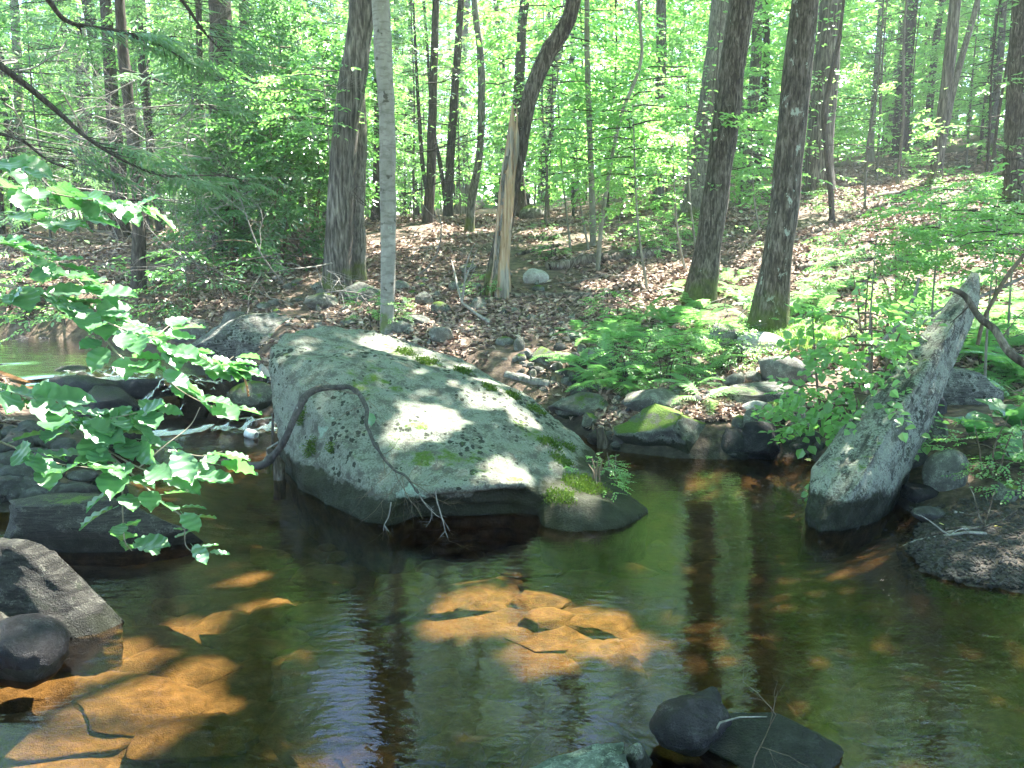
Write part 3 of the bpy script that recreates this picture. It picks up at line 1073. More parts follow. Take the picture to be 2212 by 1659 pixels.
T_ = lambda k, dz, sc: (THIN[k], 'thin%d' % k, BL, dz, sc)
E_ = lambda k, dz, sc: (HEM[k], 'hem%d' % k, NL, dz, sc)
tr('oak_tree', 'thick oak with deeply furrowed grey bark, leaning behind the paler trunk and laurel bush', [(722, 505), (742, 330), (758, 200), (778, 60), (788, -60)], [54, 55, 54, 54, 54], M['oak'], 15, depth=11.8, flare=0.35, crown_spec=[T_(0, 7, 1.1)])
tr('oak_tree', 'slim pale grey oak trunk in front of the thick furrowed one', [(777, 607), (772, 450), (776, 320), (770, 180), (772, 0)], [30, 30, 33, 34, 36], M['oak_pale'], 14, flare=0.3, crown_spec=[T_(1, 7.5, 0.9), (UNDER[0], 'oaklow0', BL, 5.0, 1.05), (UNDER[2], 'oaklow2', BL, 5.6, 1.0)])  # the two low crowns are added above the view to shade the cascade
tr('beech_tree', 'smooth whitish grey trunk with dark knots rising right behind the big boulder', [(834, 722), (838, 600), (838, 420), (836, 250), (826, 90), (820, -40)], [29, 31, 33, 33, 35, 36], M['smooth'], 13, flare=0.2, crown_spec=[T_(2, 6.5, 0.85)])
tr('hemlock_tree', 'dark straight trunk just to the rear of the smooth whitish trunk', [(812, 478), (818, 300), (818, 0)], [22, 20, 18], M['hemlock_bark'], 13, crown_spec=[E_(0, 6, 0.7)])
tr('hemlock_tree', 'dark hemlock trunk, first of the trio between smooth trunk and snag', [(922, 482), (930, 400), (934, 250), (938, 120), (942, -30)], [22, 21, 18, 16, 14], M['hemlock_bark'], 13, crown_spec=[E_(1, 5, 0.7)])
tr('hemlock_tree', 'dark hemlock trunk, middle of the trio between smooth trunk and snag', [(967, 470), (972, 360), (982, 200), (992, 60), (998, -30)], [21, 19, 17, 15, 14], M['hemlock_bark'], 13, crown_spec=[E_(2, 5, 0.7)])
tr('maple_tree', 'crooked thin grey trunk nearest the snag on its far bank side', [(1012, 500), (1020, 430), (1036, 330), (1040, 240), (1038, 120), (1024, 0)], [19, 18, 15, 16, 15, 13], M['oak_pale'], 12, crown_spec=[T_(3, 6.5, 0.7)])
tr('hemlock_tree', 'very thin dark leaning stem between the first two hemlock trunks', [(968, 470), (952, 360), (940, 300), (930, 200)], [9, 9, 8, 7], M['hemlock_bark'], 7)
tr('hemlock_tree', 'very thin dark stem left of the hemlock trio', [(940, 470), (916, 380), (906, 260), (898, 120)], [10, 9, 8, 6], M['hemlock_bark'], 7)
tr('maple_tree', 'grey brown tree curving strongly to one side above the broken snag', [(1058, 632), (1088, 500), (1112, 380), (1128, 290), (1150, 195), (1184, 115), (1222, 55), (1244, -20)], [38, 35, 32, 31, 33, 35, 33, 31], M['maple'], 12, flare=0.25, crown_spec=[T_(0, 8, 1.0)])
tr('maple_tree', 'dark trunk half hidden by foliage behind the curved tree', [(1128, 470), (1118, 330), (1120, 200), (1128, 60), (1136, -30)], [24, 24, 22, 20, 20], M['hemlock_bark'], 14, crown_spec=[T_(1, 7, 1.0)])
tr('maple_tree', 'slender grey leaning trunk just right of the curved tree', [(1172, 440), (1178, 330), (1194, 200), (1212, 90), (1222, 0)], [14, 14, 14, 13, 12], M['oak_pale'], 12, crown_spec=[T_(2, 7, 0.8)])
tr('sapling', 'straight thin pale sapling beside the fallen log, midway between snag and right trees', [(1282, 530), (1278, 400), (1272, 240), (1268, 100), (1268, -20)], [13, 13, 12, 11, 11], M['sapling_bark'], 9, cat='tree')
tr('sapling', 'bent thin sapling stem rising from the log and leaning right at the top', [(1290, 585), (1300, 480), (1322, 340), (1345, 240), (1385, 130), (1380, 0)], [10, 9, 8, 8, 7, 6], M['sapling_bark'], 8, cat='tree')
tr('maple_tree', 'dark scaly maple trunk leaning right, first of the two big streamside trees', [(1508, 655), (1528, 540), (1550, 400), (1568, 250), (1586, 120), (1606, -20)], [60, 54, 53, 52, 50, 50], M['maple'], 16, flare=0.5, crown_spec=[T_(3, 7, 1.15), T_(1, 11, 1.0)])
tr('maple_tree', 'lichen spotted maple trunk leaning right, nearer of the two big streamside trees', [(1658, 722), (1674, 600), (1694, 440), (1708, 300), (1722, 150), (1742, -20)], [76, 60, 58, 56, 56, 52], M['maple_lichen'], 16, flare=0.55, crown_spec=[T_(0, 6.5, 1.15), T_(2, 10.5, 1.1)])
tr('tulip_tree', 'wide grey trunk half hidden behind the first big streamside maple', [(1498, 470), (1512, 350), (1535, 200), (1550, 60), (1560, -30)], [52, 40, 38, 36, 35], M['oak_pale'], 17, flare=0.6, crown_spec=[T_(3, 8, 1.2)])
tr('tulip_tree', 'big ridged trunk lit pale along one side, upslope of the lichen spotted maple', [(1768, 420), (1772, 300), (1782, 180), (1792, 50), (1798, -40)], [54, 48, 46, 44, 42], M['oak'], 17, flare=0.3, crown_spec=[T_(0, 8, 1.2)])
tr('sapling', 'thin dark bent sapling in front of the big ridged trunk', [(1800, 478), (1793, 400), (1780, 260), (1790, 190), (1812, 90), (1816, 60)], [11, 11, 11, 10, 9, 6], M['hemlock_bark'], 6, cat='tree')
tr('sapling', 'pale straight pole-like sapling on the upper slope', [(1880, 350), (1886, 240), (1896, 120), (1904, 0)], [12, 11, 10, 10], M['sapling_bark'], 9, cat='tree')
tr('maple_tree', 'dark distant trunk with pale foot on the upper slope', [(1945, 338), (1946, 250), (1960, 120), (1972, 0)], [30, 26, 22, 20], M['hemlock_bark'], 14, crown_spec=[T_(1, 8, 1.1)])
tr('sapling', 'leaning brown sapling on the upper slope, leftmost of the leaning pair', [(2024, 392), (2038, 300), (2060, 190), (2090, 80), (2112, 0)], [14, 13, 12, 11, 10], M['oak_pale'], 9, cat='tree')
tr('sapling', 'leaning grey sapling on the upper slope close to the right-hand edge trunk', [(2140, 330), (2146, 250), (2160, 130), (2168, 0)], [14, 13, 12, 11], M['oak_pale'], 10, cat='tree')
tr('tulip_tree', 'large brown trunk standing at the right edge of the view', [(2194, 450), (2198, 300), (2206, 120), (2212, -20)], [44, 42, 40, 38], M['maple'], 16, crown_spec=[T_(2, 8, 1.2)])
tr('hemlock_tree', 'bare dark hemlock trunk standing by the far stream bank at left', [(297, 628), (300, 500), (298, 400), (282, 260), (265, 100), (258, 0)], [27, 26, 24, 22, 20, 18], M['hemlock_bark'], 13, crown_spec=[E_(1, 5.6, 0.9)])
tr('hemlock_tree', 'reddish dark trunk behind the bare streamside hemlock', [(262, 515), (258, 400), (245, 250), (235, 100)], [30, 28, 26, 22], M['hemlock_bark'], 14, crown_spec=[E_(0, 4.5, 1.0)])
tr('birch_tree', 'sunlit whitish trunk among the dead twigs at far left', [(48, 500), (44, 300), (40, 200), (34, 60)], [18, 18, 16, 15], M['smooth'], 12, crown_spec=[T_(2, 7, 0.9)])
tr('hemlock_tree', 'thick shadowed hemlock trunk swallowed by the laurel bush', [(478, 560), (482, 420), (480, 250), (478, 100), (474, 0)], [56, 52, 48, 44, 40], M['hemlock_bark'], 15, crown_spec=[E_(2, 2.7, 1.05)])
tr('hemlock_tree', 'dark trunk beside the thick shadowed hemlock on its right', [(528, 540), (530, 420), (530, 300)], [22, 20, 18], M['hemlock_bark'], 12, crown_spec=[E_(0, 3.2, 0.8)])
tr('hemlock_tree', 'thin dark trunk left of the thick shadowed hemlock', [(428, 520), (430, 380), (432, 200), (430, 60)], [15, 14, 13, 12], M['hemlock_bark'], 12, crown_spec=[E_(1, 3.4, 0.8)])
tr('hemlock_tree', 'broad brown trunk deep in the hemlock stand at left', [(190, 480), (188, 350), (182, 200)], [26, 25, 24], M['hemlock_bark'], 13, crown_spec=[E_(2, 5, 1.0)])
tr('birch_tree', 'narrow tan trunk between the two dark streamside hemlocks', [(322, 500), (325, 380), (320, 250)], [13, 13, 12], M['oak_pale'], 10, crown_spec=[T_(1, 7, 0.6)])
tr('hemlock_tree', 'rotten ochre stump-like trunk in the hollow beside the laurel bush', [(541, 470), (543, 420), (544, 390)], [20, 19, 16], M['snag'], 2.4)

plant_all()
# ------------------------------------------------------------------ unseen trees added outside the frame to shade the stream
for k, (x, y, zc, sc, v) in enumerate(((6.5, 7.0, 6.0, 1.1, 0), (7.5, 3.5, 6.0, 1.15, 1), (5.5, 0.5, 5.8, 1.1, 2), (9.5, 10.5, 7, 1.2, 3), (8.8, 6, 9.5, 1.2, 0), (2.0, -2.0, 6, 1.0, 1), (-6.0, 2.0, 6.0, 1.1, 2),
                                       (-7.5, 6.0, 6.5, 1.1, 3), (-3.5, -2.5, 6.5, 1.1, 0), (11.5, 4, 8, 1.2, 1), (12, 14, 8, 1.2, 2), (-10, 10, 7, 1.1, 1), (9, -2.5, 7, 1.1, 3), (4.5, -5, 8, 1.2, 2), (-1, -7, 7, 1.2, 3), (-8, -3, 7, 1.2, 1), (0.5, 1.5, 6.4, 0.9, 2), (-2.6, 2.6, 6.2, 0.95, 1), (-3.6, 6.2, 6.6, 0.9, 0), (3, -1, 5.5, 1, 2), (-3.5, 0, 5.5, 1, 3), (0, -4, 5, 1.1, 0), (-6, -5, 5, 1.2, 2), (7, -5, 5.5, 1.2, 1), (-11, 3, 6, 1.2, 3), (0, -10, 5, 1.4, 1), (6, -10, 5, 1.4, 0), (-6, -10, 5, 1.4, 2))):
    z0 = float(H(np.array([x]), np.array([y]))[0])
    root = thing('shade_tree', 'tall broadleaf tree added outside the frame so its crown shades the stream', 'tree', (x, y, z0), 'added shade trees around the viewpoint')
    rr = np.random.default_rng(300 + k)
    Hh = zc + 7 * sc - z0
    inframe = y > 0.5 and abs(x) < 0.66 * y + 0.6
    if inframe:                      # this added one leans out over the pool from the near bank
        bx, by = (4.6 if x > 0 else -4.4), min(y - 3.0, 1.0)
        z0 = float(H(np.array([bx]), np.array([by]))[0])
        root.location = (bx, by, z0)
        tip = np.array([x - bx, y - by, zc - z0])
        pts = [(0, 0, -.2), (tip[0] * .1, tip[1] * .1, tip[2] * .55), tip, tip + np.array([tip[0] * .1, tip[1] * .1, 5])]
    else:
        tip = np.array([0, 0, zc - z0])
        pts = [(0, 0, -0.2), (rr.normal(0, .2), rr.normal(0, .2), Hh * 0.5), (0, 0, Hh)]
    ob('trunk', trunk_mesh('trunk', pts, [0.17, 0.12, 0.06, 0.03], M['maple'], rr), root)
    place_crown('crown', TALL[v], 'tall%d' % v, BL, root, tip, rr.uniform(0, 6.28), sc, True)
# unseen leaning trees added above the water to shade it
for k, (x, y, z, sc, v) in enumerate(((2.6, 7.0, 6.2, 0.95, 1), (4.2, 8.2, 7.5, 1.0, 2), (1.0, 8.6, 7.2, 0.9, 3), (5.0, 5.0, 6.6, 0.95, 0), (3.2, 4.0, 8.4, 1.0, 1), (-0.4, 10.2, 8.0, 0.95, 0))):
    base = np.array([7.6 + 0.5 * k, y + 0.6, 0.0]) if x > 0 else np.array([-9.5, y + 1, 0.0])
    base[2] = float(H(base[:1], base[1:2])[0])
    root = thing('shade_tree', 'broadleaf tree added above the frame, leaning out to shade the stream', 'tree', base, 'added shade trees leaning over the stream')
    rr = np.random.default_rng(500 + k)
    tip = np.array([x, y, z + 6]) - base
    pts = np.array([(0, 0, -0.2), tip * np.array([0.02, 0.04, 0.5]), tip * np.array([0.12, 0.2, 0.85]), tip * np.array([0.7, 0.7, 0.97]), tip])
    ob('trunk', trunk_mesh('trunk', pts, [0.13, 0.10, 0.045, 0.015], M['maple'], rr, 0.4), root)
    place_crown('crown', TALL[v], 'tall%d' % v, BL, root, np.array([x, y, z]) - base, rr.uniform(0, 6.28), sc, True)

# ------------------------------------------------------------------ forest behind
rf = np.random.default_rng(77)
TR = [trunk_mesh('trunk', [(0, 0, -0.4), (rf.normal(0, .15), rf.normal(0, .15), 4), (rf.normal(0, .25), rf.normal(0, .25), 9), (rf.normal(0, .3), rf.normal(0, .3), 16)], [0.17, 0.14, 0.11, 0.05], M[m_], rf, 0.4, 10, seg=22)
      for m_ in ('maple', 'oak_pale', 'hemlock_bark', 'oak', 'hemlock_bark')]
spots = []
tries = 0
while len(spots) < 150 and tries < 6000:
    tries += 1
    y = 19 + 36 * rf.uniform(0, 1) ** 1.2
    x = rf.uniform(-1.1, 0.95) * (y + 2)
    if min([math.hypot(x - a, y - b_) for a, b_ in spots] or [9]) < 1.25 + 0.02 * y:
        continue
    if y < 27 and min(abs(1106 + FPX * x / y - q) for q in (735, 775, 835, 930, 970, 1020, 1090, 1150, 1190, 1275, 1310, 1510, 1560, 1690, 1785, 1885, 1950, 2050, 2150, 2195)) < 34:
        continue
    spots.append((x, y))
for k, (x, y) in enumerate(spots):
    z = float(H(np.array([x]), np.array([y]))[0])
    left = x < -0.12 * y
    hem = rf.uniform() < (0.55 if left else 0.08)
    sc = rf.uniform(0.75, 1.25)
    root = thing('hemlock_tree' if hem else 'forest_tree', 'slim dark hemlock deep in the shaded woods' if hem else 'slender leafy broadleaf tree deep in the sunny woods', 'tree', (x, y, z),
                 'hemlocks deep in the woods' if hem else 'broadleaf trees deep in the woods', rf.uniform(0, 6.28), sc)
    ob('trunk', TR[2 if hem else (0, 1, 3, 4)[k % 4]], root, scale=(0.7, 0.7, 1) if hem else (0.8, 0.8, 1))
    if hem:
        place_crown('crown', HEM[k % 3], 'hem%d' % (k % 3), NL, root, (0, 0, rf.uniform(1.5, 3.5)), 0, 1.05)
    else:
        place_crown('crown', THIN[k % 4], 'thin%d' % (k % 4), BL, root, (0, 0, rf.uniform(4.2, 7.5)), 0, 1.1)
# understorey: small leafy trees from knee height to the lower crowns
und = []
tries = 0
while len(und) < 175 and tries < 6000:
    tries += 1
    y = 16 + 30 * rf.uniform(0, 1) ** 1.2
    x = rf.uniform(-1.15, 0.9) * (y + 1)
    if min([math.hypot(x - a, y - b_) for a, b_ in und] or [9]) < 1.5:
        continue
    if abs(x) < 0.18 * y and y < 17.5:
        continue
    und.append((x, y))
PL = [M['leaf_pale'], M['hemlock_bark']]
for k, (x, y) in enumerate(und):
    z = float(H(np.array([x]), np.array([y]))[0])
    sc = rf.uniform(0.7, 1.3)
    root = thing('understorey_tree', 'small leafy understorey tree with layered pale green foliage', 'tree', (x, y, z), 'understorey trees in the woods', rf.uniform(0, 6.28), sc)
    ob('trunk', TR[(1, 0)[k % 2]], root, scale=(0.22, 0.22, 0.36))
    place_crown('crown', UNDER[k % 4], 'under%d' % (k % 4), PL, root, (0, 0, rf.uniform(0.5, 1.6)), 0, 1.0)

# far woods: one mass
F = Foliage()
n_far = 95000
yy = 46 + 34 * rf.uniform(0, 1, n_far)
xx = rf.uniform(-1.6, 1.2, n_far) * yy
clump = fbm(np.stack([xx * 0.35, yy * 0.35, 0 * xx], 1), 1.0, 41, 3)
zz = H(xx, yy) + 17 * rf.uniform(0, 1, n_far) ** 1.25 + np.abs(clump) * 0.6
keep = (vnoise(np.stack([xx, yy, zz], 1), 0.45, 6) > -0.25) | (zz - H(xx, yy) < 5)
xx, yy, zz = xx[keep], yy[keep], zz[keep]
base = leaf6(0.55, 0.4, 0.1, 0.12)
yaw, pit, rol = rf.uniform(0, 6.28, len(xx)), rf.normal(0, 0.4, len(xx)), rf.normal(0, 0.4, len(xx))
L = np.stack([base @ rot_m(a, b_, c).T for a, b_, c in zip(yaw, pit, rol)]) + np.stack([xx, yy, zz], 1)[:, None, :]
F.leaves, F.tint = [L], [rf.uniform(0, 1, len(xx))]
F.freeze()
for k in range(70):
    y = rf.uniform(47, 78)
    x = rf.uniform(-0.8, 0.8) * y
    z = float(H(np.array([x]), np.array([y]))[0])
    F.tube([(x, y, z - 0.3), (x + rf.normal(0, .3), y, z + 9), (x + rf.normal(0, .6), y, z + 16)], [rf.uniform(.15, .3), .15, .06], 6)
kind(ob('far_woods', F.mesh('far_woods', [M['leaf_far'], M['maple']])), 'stuff')


# ------------------------------------------------------------------ stones
def vert_normals(v, f):
    n = np.zeros_like(v)
    a, b_, c = v[f[:, 0]], v[f[:, 1]], v[f[:, 2]]
    fn = np.cross(b_ - a, c - a)
    for k in range(f.shape[1]):
        np.add.at(n, f[:, k], fn)
    return n / (np.linalg.norm(n, axis=1)[:, None] + 1e-12)


def laplace(v, f, it, lam=0.5):
    e = np.concatenate([f[:, [k, (k + 1) % f.shape[1]]] for k in range(f.shape[1])])
    e = np.unique(np.sort(e, 1), axis=0)
    cnt = np.bincount(e.ravel(), minlength=len(v))[:, None] + 1e-9
    for _ in range(it):
        s = np.zeros_like(v)
        np.add.at(s, e[:, 0], v[e[:, 1]])
        np.add.at(s, e[:, 1], v[e[:, 0]])
        v = v + lam * (s / cnt - v)
    return v


def fused_hull(hulls, voxel, smooth=2):
    """convex pieces fused into one skin: vertices, quads"""
    bm = bmesh.new()
    for pts in hulls:
        vs_ = [bm.verts.new(tuple(p)) for p in pts]
        r = bmesh.ops.convex_hull(bm, input=vs_)
        junk = [g for g in r['geom_interior'] + r['geom_unused'] if isinstance(g, bmesh.types.BMVert) and g.is_valid]
        bmesh.ops.delete(bm, geom=list(set(junk)), context='VERTS')
    me = bpy.data.meshes.new('hull')
    bm.to_mesh(me)
    bm.free()
    o = bpy.data.objects.new('hull', me)
    C.objects.link(o)
    md = o.modifiers.new('remesh', 'REMESH')
    md.mode = 'VOXEL'
    md.voxel_size = voxel
    dg = bpy.context.evaluated_depsgraph_get()
    em = o.evaluated_get(dg).to_mesh()
    v = np.empty(len(em.vertices) * 3)
    em.vertices.foreach_get('co', v)
    f = np.empty(len(em.loops), np.int32)
    em.loops.foreach_get('vertex_index', f)
    v, f = v.reshape(-1, 3), f.reshape(-1, 4).astype(np.int64)
    bpy.data.objects.remove(o)
    bpy.data.meshes.remove(me)
    return laplace(v, f, smooth), f


def stone_unit(kind_, seed, sub=2):
    rng = np.random.default_rng(seed)
    bm = bmesh.new()
    bmesh.ops.create_icosphere(bm, subdivisions=sub, radius=1)
    v = np.array([x.co[:] for x in bm.verts])
    f = np.array([[x.index for x in fc.verts] for fc in bm.faces])
    bm.free()
    n, lo, hi, sm = {'round': (7, 0.72, 0.95, 2), 'angular': (14, 0.50, 0.82, 0), 'slab': (11, 0.55, 0.85, 0)}[kind_]
    pw = {'round': 1.0, 'angular': 0.8, 'slab': 0.62}[kind_]
    v = np.sign(v) * np.abs(v) ** pw
    for _ in range(n):
        nr = rng.normal(0, 1, 3)
        nr[2] *= 0.7 if kind_ != 'slab' else 1.1
        nr /= np.linalg.norm(nr)
        d = rng.uniform(lo, hi)
        v -= nr * np.maximum(0, v @ nr - d)[:, None]
    if kind_ != 'round':
        for _ in range(8):
            a = rng.uniform(0, 6.283)
            nr = np.array([math.cos(a), math.sin(a), rng.normal(0, .18)])
            v -= nr * np.maximum(0, v @ nr - rng.uniform(0.6, 0.9))[:, None]
    if sm:
        v = laplace(v, f, sm)
    v += 0.05 * np.stack([vnoise(v, 2.2, seed + k) for k in range(3)], 1)
    if sub > 2:
        v += 0.026 * np.stack([vnoise(v, 6.0, seed + 5 + k) for k in range(3)], 1)
    if sub > 3:
        v *= (1 + 0.045 * vnoise(v, 3.3, seed + 11) + 0.016 * fbm(v, 11, seed + 3, 2))[:, None]
    v /= np.abs(v).max(axis=0)
    return v, f


UNIT = {}


def stone_mesh(kind_, var, mat, sub=2):
    key = (kind_, var, mat, sub)
    if key not in UNIT:
        v, f = stone_unit(kind_, 50 + var * 7 + len(kind_), sub)
        b = MB()
        b.add(v, f, 0, None, kind_ == 'round' or sub > 2)
        UNIT[key] = b.mesh('stone', M[mat])
    return UNIT[key]


def rock(label, u, v, w, h, mat='rock', kd='angular', var=0, dr=0.75, yaw=0.0, tilt=(0, 0), sub=3, group=None, name='stone', sink=0.25, z=None, y=None):
    if name == 'submerged_stone':
        h, w, sink = h * 0.55, w * 1.25, 0.5
        sub = 4 if sub >= 3 else 3
    b_ = G(u, v) if z is None else W(u, v, z)
    if y is not None:
        b_ = P(u, v, y)
    dist = np.linalg.norm(b_ - np.array([0, 0, CAM_Z]))
    sw, sh = w / FPX * dist / 2, h / FPX * dist
    sd = sw * dr
    if (u + v) % 1 == 0 and sub > 2 and max(w, h) < 45:
        sub = 2
    hz = sh / (1 - sink) / 2
    o = ob(name, stone_mesh(kd, var % 6, mat, sub), None, b_ + np.array([0, sd * 0.8, hz - sink * 2 * hz]), (tilt[0], tilt[1], yaw), (sw, sd, hz))
    return tag(o, label, 'rock' if w > 60 else 'stone', group)


# --- the big boulder
hull_a = [P(*q) for q in ((620, 722, 6.95), (660, 710, 7.15), (720, 707, 7.3), (800, 708, 7.4), (890, 727, 7.35), (1000, 762, 7.2), (1060, 800, 7.05), (1150, 860, 6.8), (1230, 922, 6.55), (1295, 985, 6.25),
                          (588, 752, 6.6), (583, 800, 6.45), (583, 850, 6.35), (592, 915, 6.2), (612, 985, 6.05),
                          (640, 1020, 5.85), (720, 1062, 5.45), (828, 1098, 5.02), (850, 1092, 4.98), (900, 1078, 4.97), (1000, 1054, 5.02), (1080, 1044, 5.1), (1130, 1048, 5.15), (1190, 1075, 5.2),
                          (690, 930, 5.66), (760, 985, 5.3), (850, 960, 5.38), (1000, 960, 5.5), (1230, 1010, 5.65), (720, 800, 6.2))]
foot = [W(u, v, 0.0) for u, v in ((648, 1052), (700, 1092), (760, 1116), (832, 1134), (880, 1136))] + [np.array([x, y, 0.0]) for x, y in ((-0.35, 5.25), (0.1, 5.35), (0.45, 5.45))]
foot += [p * np.array([1, 1, 0]) + np.array([0.02, 0.1, -0.55]) for p in foot] + [np.array([x, y, -0.5]) for x, y in ((-1.7, 7.0), (-0.4, 7.5), (0.9, 6.6), (0.8, 5.8))] + [np.array([-1.95, 6.6, 0.0]), np.array([-1.3, 7.5, 0.1]), np.array([0.2, 7.35, 0.0])]
toe = [P(*q) for q in ((1185, 1062, 5.25), (1250, 1050, 5.35), (1330, 1050, 5.55), (1375, 1075, 5.5), (1400, 1105, 5.3), (1330, 1142, 4.98), (1230, 1158, 4.92), (1160, 1140, 5.05), (1215, 1100, 5.05), (1300, 1090, 5.12), (1300, 1000, 5.95), (1215, 1030, 5.45), (1280, 1018, 5.72), (1335, 1036, 5.62), (1180, 1050, 5.3))]
toe += [p * np.array([1, 1, 0]) + np.array([0, 0.1, -0.5]) for p in toe] + [np.array([0.2, 5.6, -0.1]), np.array([0.3, 6.0, 0.2])]
v, f = fused_hull([hull_a + foot, toe], 0.024, 2)
nrm = vert_normals(v, f)
ax = np.array([0.86, -0.42, -0.25])
ax /= np.linalg.norm(ax)
along = v @ ax
q = np.stack([along * 0.35, v @ np.cross(ax, [0, 0, 1]), v[:, 2] * 1.6], 1)
disp = 0.055 * fbm(v, 1.1, 3, 3) + 0.016 * fbm(q, 7, 12, 3) + 0.008 * fbm(v, 13, 8, 2)
und_ = np.clip((0.235 - v[:, 2]) / 0.06, 0, 1) * np.clip((5.45 - v[:, 1]) / 0.15, 0, 1) * np.clip((v[:, 0] + 0.78) / 0.15, 0, 1) * np.clip((0.22 - v[:, 0]) / 0.2, 0, 1)
disp -= und_ * (0.15 + 0.02 * np.sin(v[:, 2] * 60 + v[:, 0] * 5 + 2.0 * vnoise(v, 2, 4)))
v = v + nrm * disp[:, None]
b = MB()
b.add(v, f)
ctr = np.array([-0.5, 6.2, 0.0])
b.v[0] = v - ctr
boulder = ob('boulder', b.mesh('boulder', M['boulder']), None, ctr)
tag(boulder, 'huge lichen covered boulder with mossy back sitting in the middle of the pool', 'boulder')
BV, BN = v, vert_normals(v, f)


def on_boulder(u, v_):
    d = ray(u, v_)
    o = np.array([0, 0, CAM_Z])
    rel = BV - o
    t = rel @ d / (d @ d)
    q_ = np.linalg.norm(rel - t[:, None] * d, axis=1)
    near = np.nonzero(q_ < 0.05)[0]
    if not len(near):
        near = np.array([int(np.argmin(q_))])
    k = near[np.argmin(t[near])]
    return BV[k], BN[k]


M['moss'] = leaf_mat('moss_cushion', (0.03, 0.065, 0.012), (0.09, 0.145, 0.025), (0.02, 0.035, 0.004), 0.9, 0.05)
rm = np.random.default_rng(8)


def moss_on(parent, pts, nrms, r, dens=1.0):
    """a low cushion of short moss shoots as one part"""
    b_ = MB()
    n = int(2600 * r * r * 60 * dens) + 40
    inv = np.array(parent.matrix_world.inverted()) if parent else None
    P0, N0 = np.asarray(pts), np.asarray(nrms)
    k = rm.integers(len(P0), size=n)
    tri = []
    for i_ in range(n):
        p, nn_ = P0[k[i_]], N0[k[i_]]
        p = p + rm.normal(0, 0.016, 3) - nn_ * 0.004
        a = rm.normal(0, 1, 3)
        a -= nn_ * (a @ nn_)
        a /= np.linalg.norm(a) + 1e-9
        h = rm.uniform(0.006, 0.015)
        tri.append((p - a * 0.006, p + a * 0.006, p + nn_ * h + rm.normal(0, 0.006, 3)))
    tri = np.array(tri)
    off = np.array(parent.location) if parent else 0
    b_.add((tri - off).reshape(-1, 3), np.arange(n * 3).reshape(-1, 3), 0, rm.uniform(0, 1, n), False)
    return ob('moss_patch', b_.mesh('moss_patch', M['moss']), parent)


# moss cushions sit on the patches that face up along the boulder's right flank and back
for (u, vv_, r) in ((1215, 1058, 0.10), (1250, 1030, 0.13), (1205, 950, 0.07), (1175, 940, 0.05), (920, 770, 0.10), (880, 752, 0.09), (1160, 872, 0.08), (1110, 845, 0.07), (1225, 990, 0.08), (1290, 1045, 0.1), (1240, 960, 0.06), (640, 905, 0.06), (660, 960, 0.07), (700, 968, 0.04), (1000, 790, 0.08), (1060, 825, .07)):
    c, _ = on_boulder(u, vv_)
    d_ = np.linalg.norm((BV - c) * np.array([1, 1, 1.2]), axis=1) + 0.5 * r * vnoise(BV, 9, 3)
    k = np.nonzero((d_ < r) & (BN[:, 2] > 0.05))[0]
    k = k[np.linalg.norm(BV[k] - c, axis=1) < r * 0.95]
    if len(k) > 4:
        moss_on(boulder, BV[k], BN[k], r, 0.8)

# --- leaning slab
front = [(1745, 1105, 5.02), (1772, 1145, 4.92), (1830, 1140, 4.93), (1900, 1095, 5.08), (1940, 1040, 5.22), (1985, 950, 5.42), (2012, 880, 5.58), (2060, 790, 5.82), (2100, 700, 6.08), (2120, 645, 6.2), (2119, 600, 6.28), (2106, 585, 6.3),
         (1758, 1015, 5.22), (1800, 955, 5.38), (1850, 890, 5.58), (1950, 775, 5.88), (2050, 655, 6.16), (1850, 1050, 4.94), (1925, 920, 5.28), (2020, 770, 5.66), (2085, 660, 6.0)]
pf = [P(*q) for q in front]
back = [p + np.array([0.07, 0.20, -0.05]) for p in pf[:17]]
low = [pf[k_] + np.array([-0.02, 0.06, -0.5]) for k_ in (0, 1, 2, 3)] + [pf[k_] + np.array([0.05, 0.24, -0.5]) for k_ in (0, 3, 4)]
v, f = fused_hull([pf + back + low], 0.015, 1)
nrm = vert_normals(v, f)
ax = P(2106, 585, 6.3) - P(1790, 1140, 4.95)
ax /= np.linalg.norm(ax)
s1 = np.cross(ax, [0, 0, 1])
s1 /= np.linalg.norm(s1)
s2 = np.cross(ax, s1)
q = np.stack([v @ ax * 1.1, v @ s1 * 9, v @ s2 * 9], 1)
v = v + nrm * (0.012 * fbm(v, 1.6, 2, 3) + 0.013 * fbm(q, 1.4, 31, 4) - 0.014 * np.clip(0.16 - np.abs(vnoise(q, 0.9, 77)), 0, 1) / 0.16 * np.clip(vnoise(v, 1.3, 5) + 0.6, 0, 1) + 0.008 * fbm(v, 16, 4, 2))[:, None]
b = MB()
ctr = np.array([2.2, 5.3, 0.0])
Rz = Vector((1, 0, 0)).rotation_difference(Vector(ax)).to_matrix()
b.add((v - ctr) @ np.array(Rz), f)
slab = ob('leaning_slab', b.mesh('leaning_slab', M['slab']), None, ctr, Rz.to_euler())
tag(slab, 'long grey stone slab leaning steeply out of the water at the right bank', 'rock')

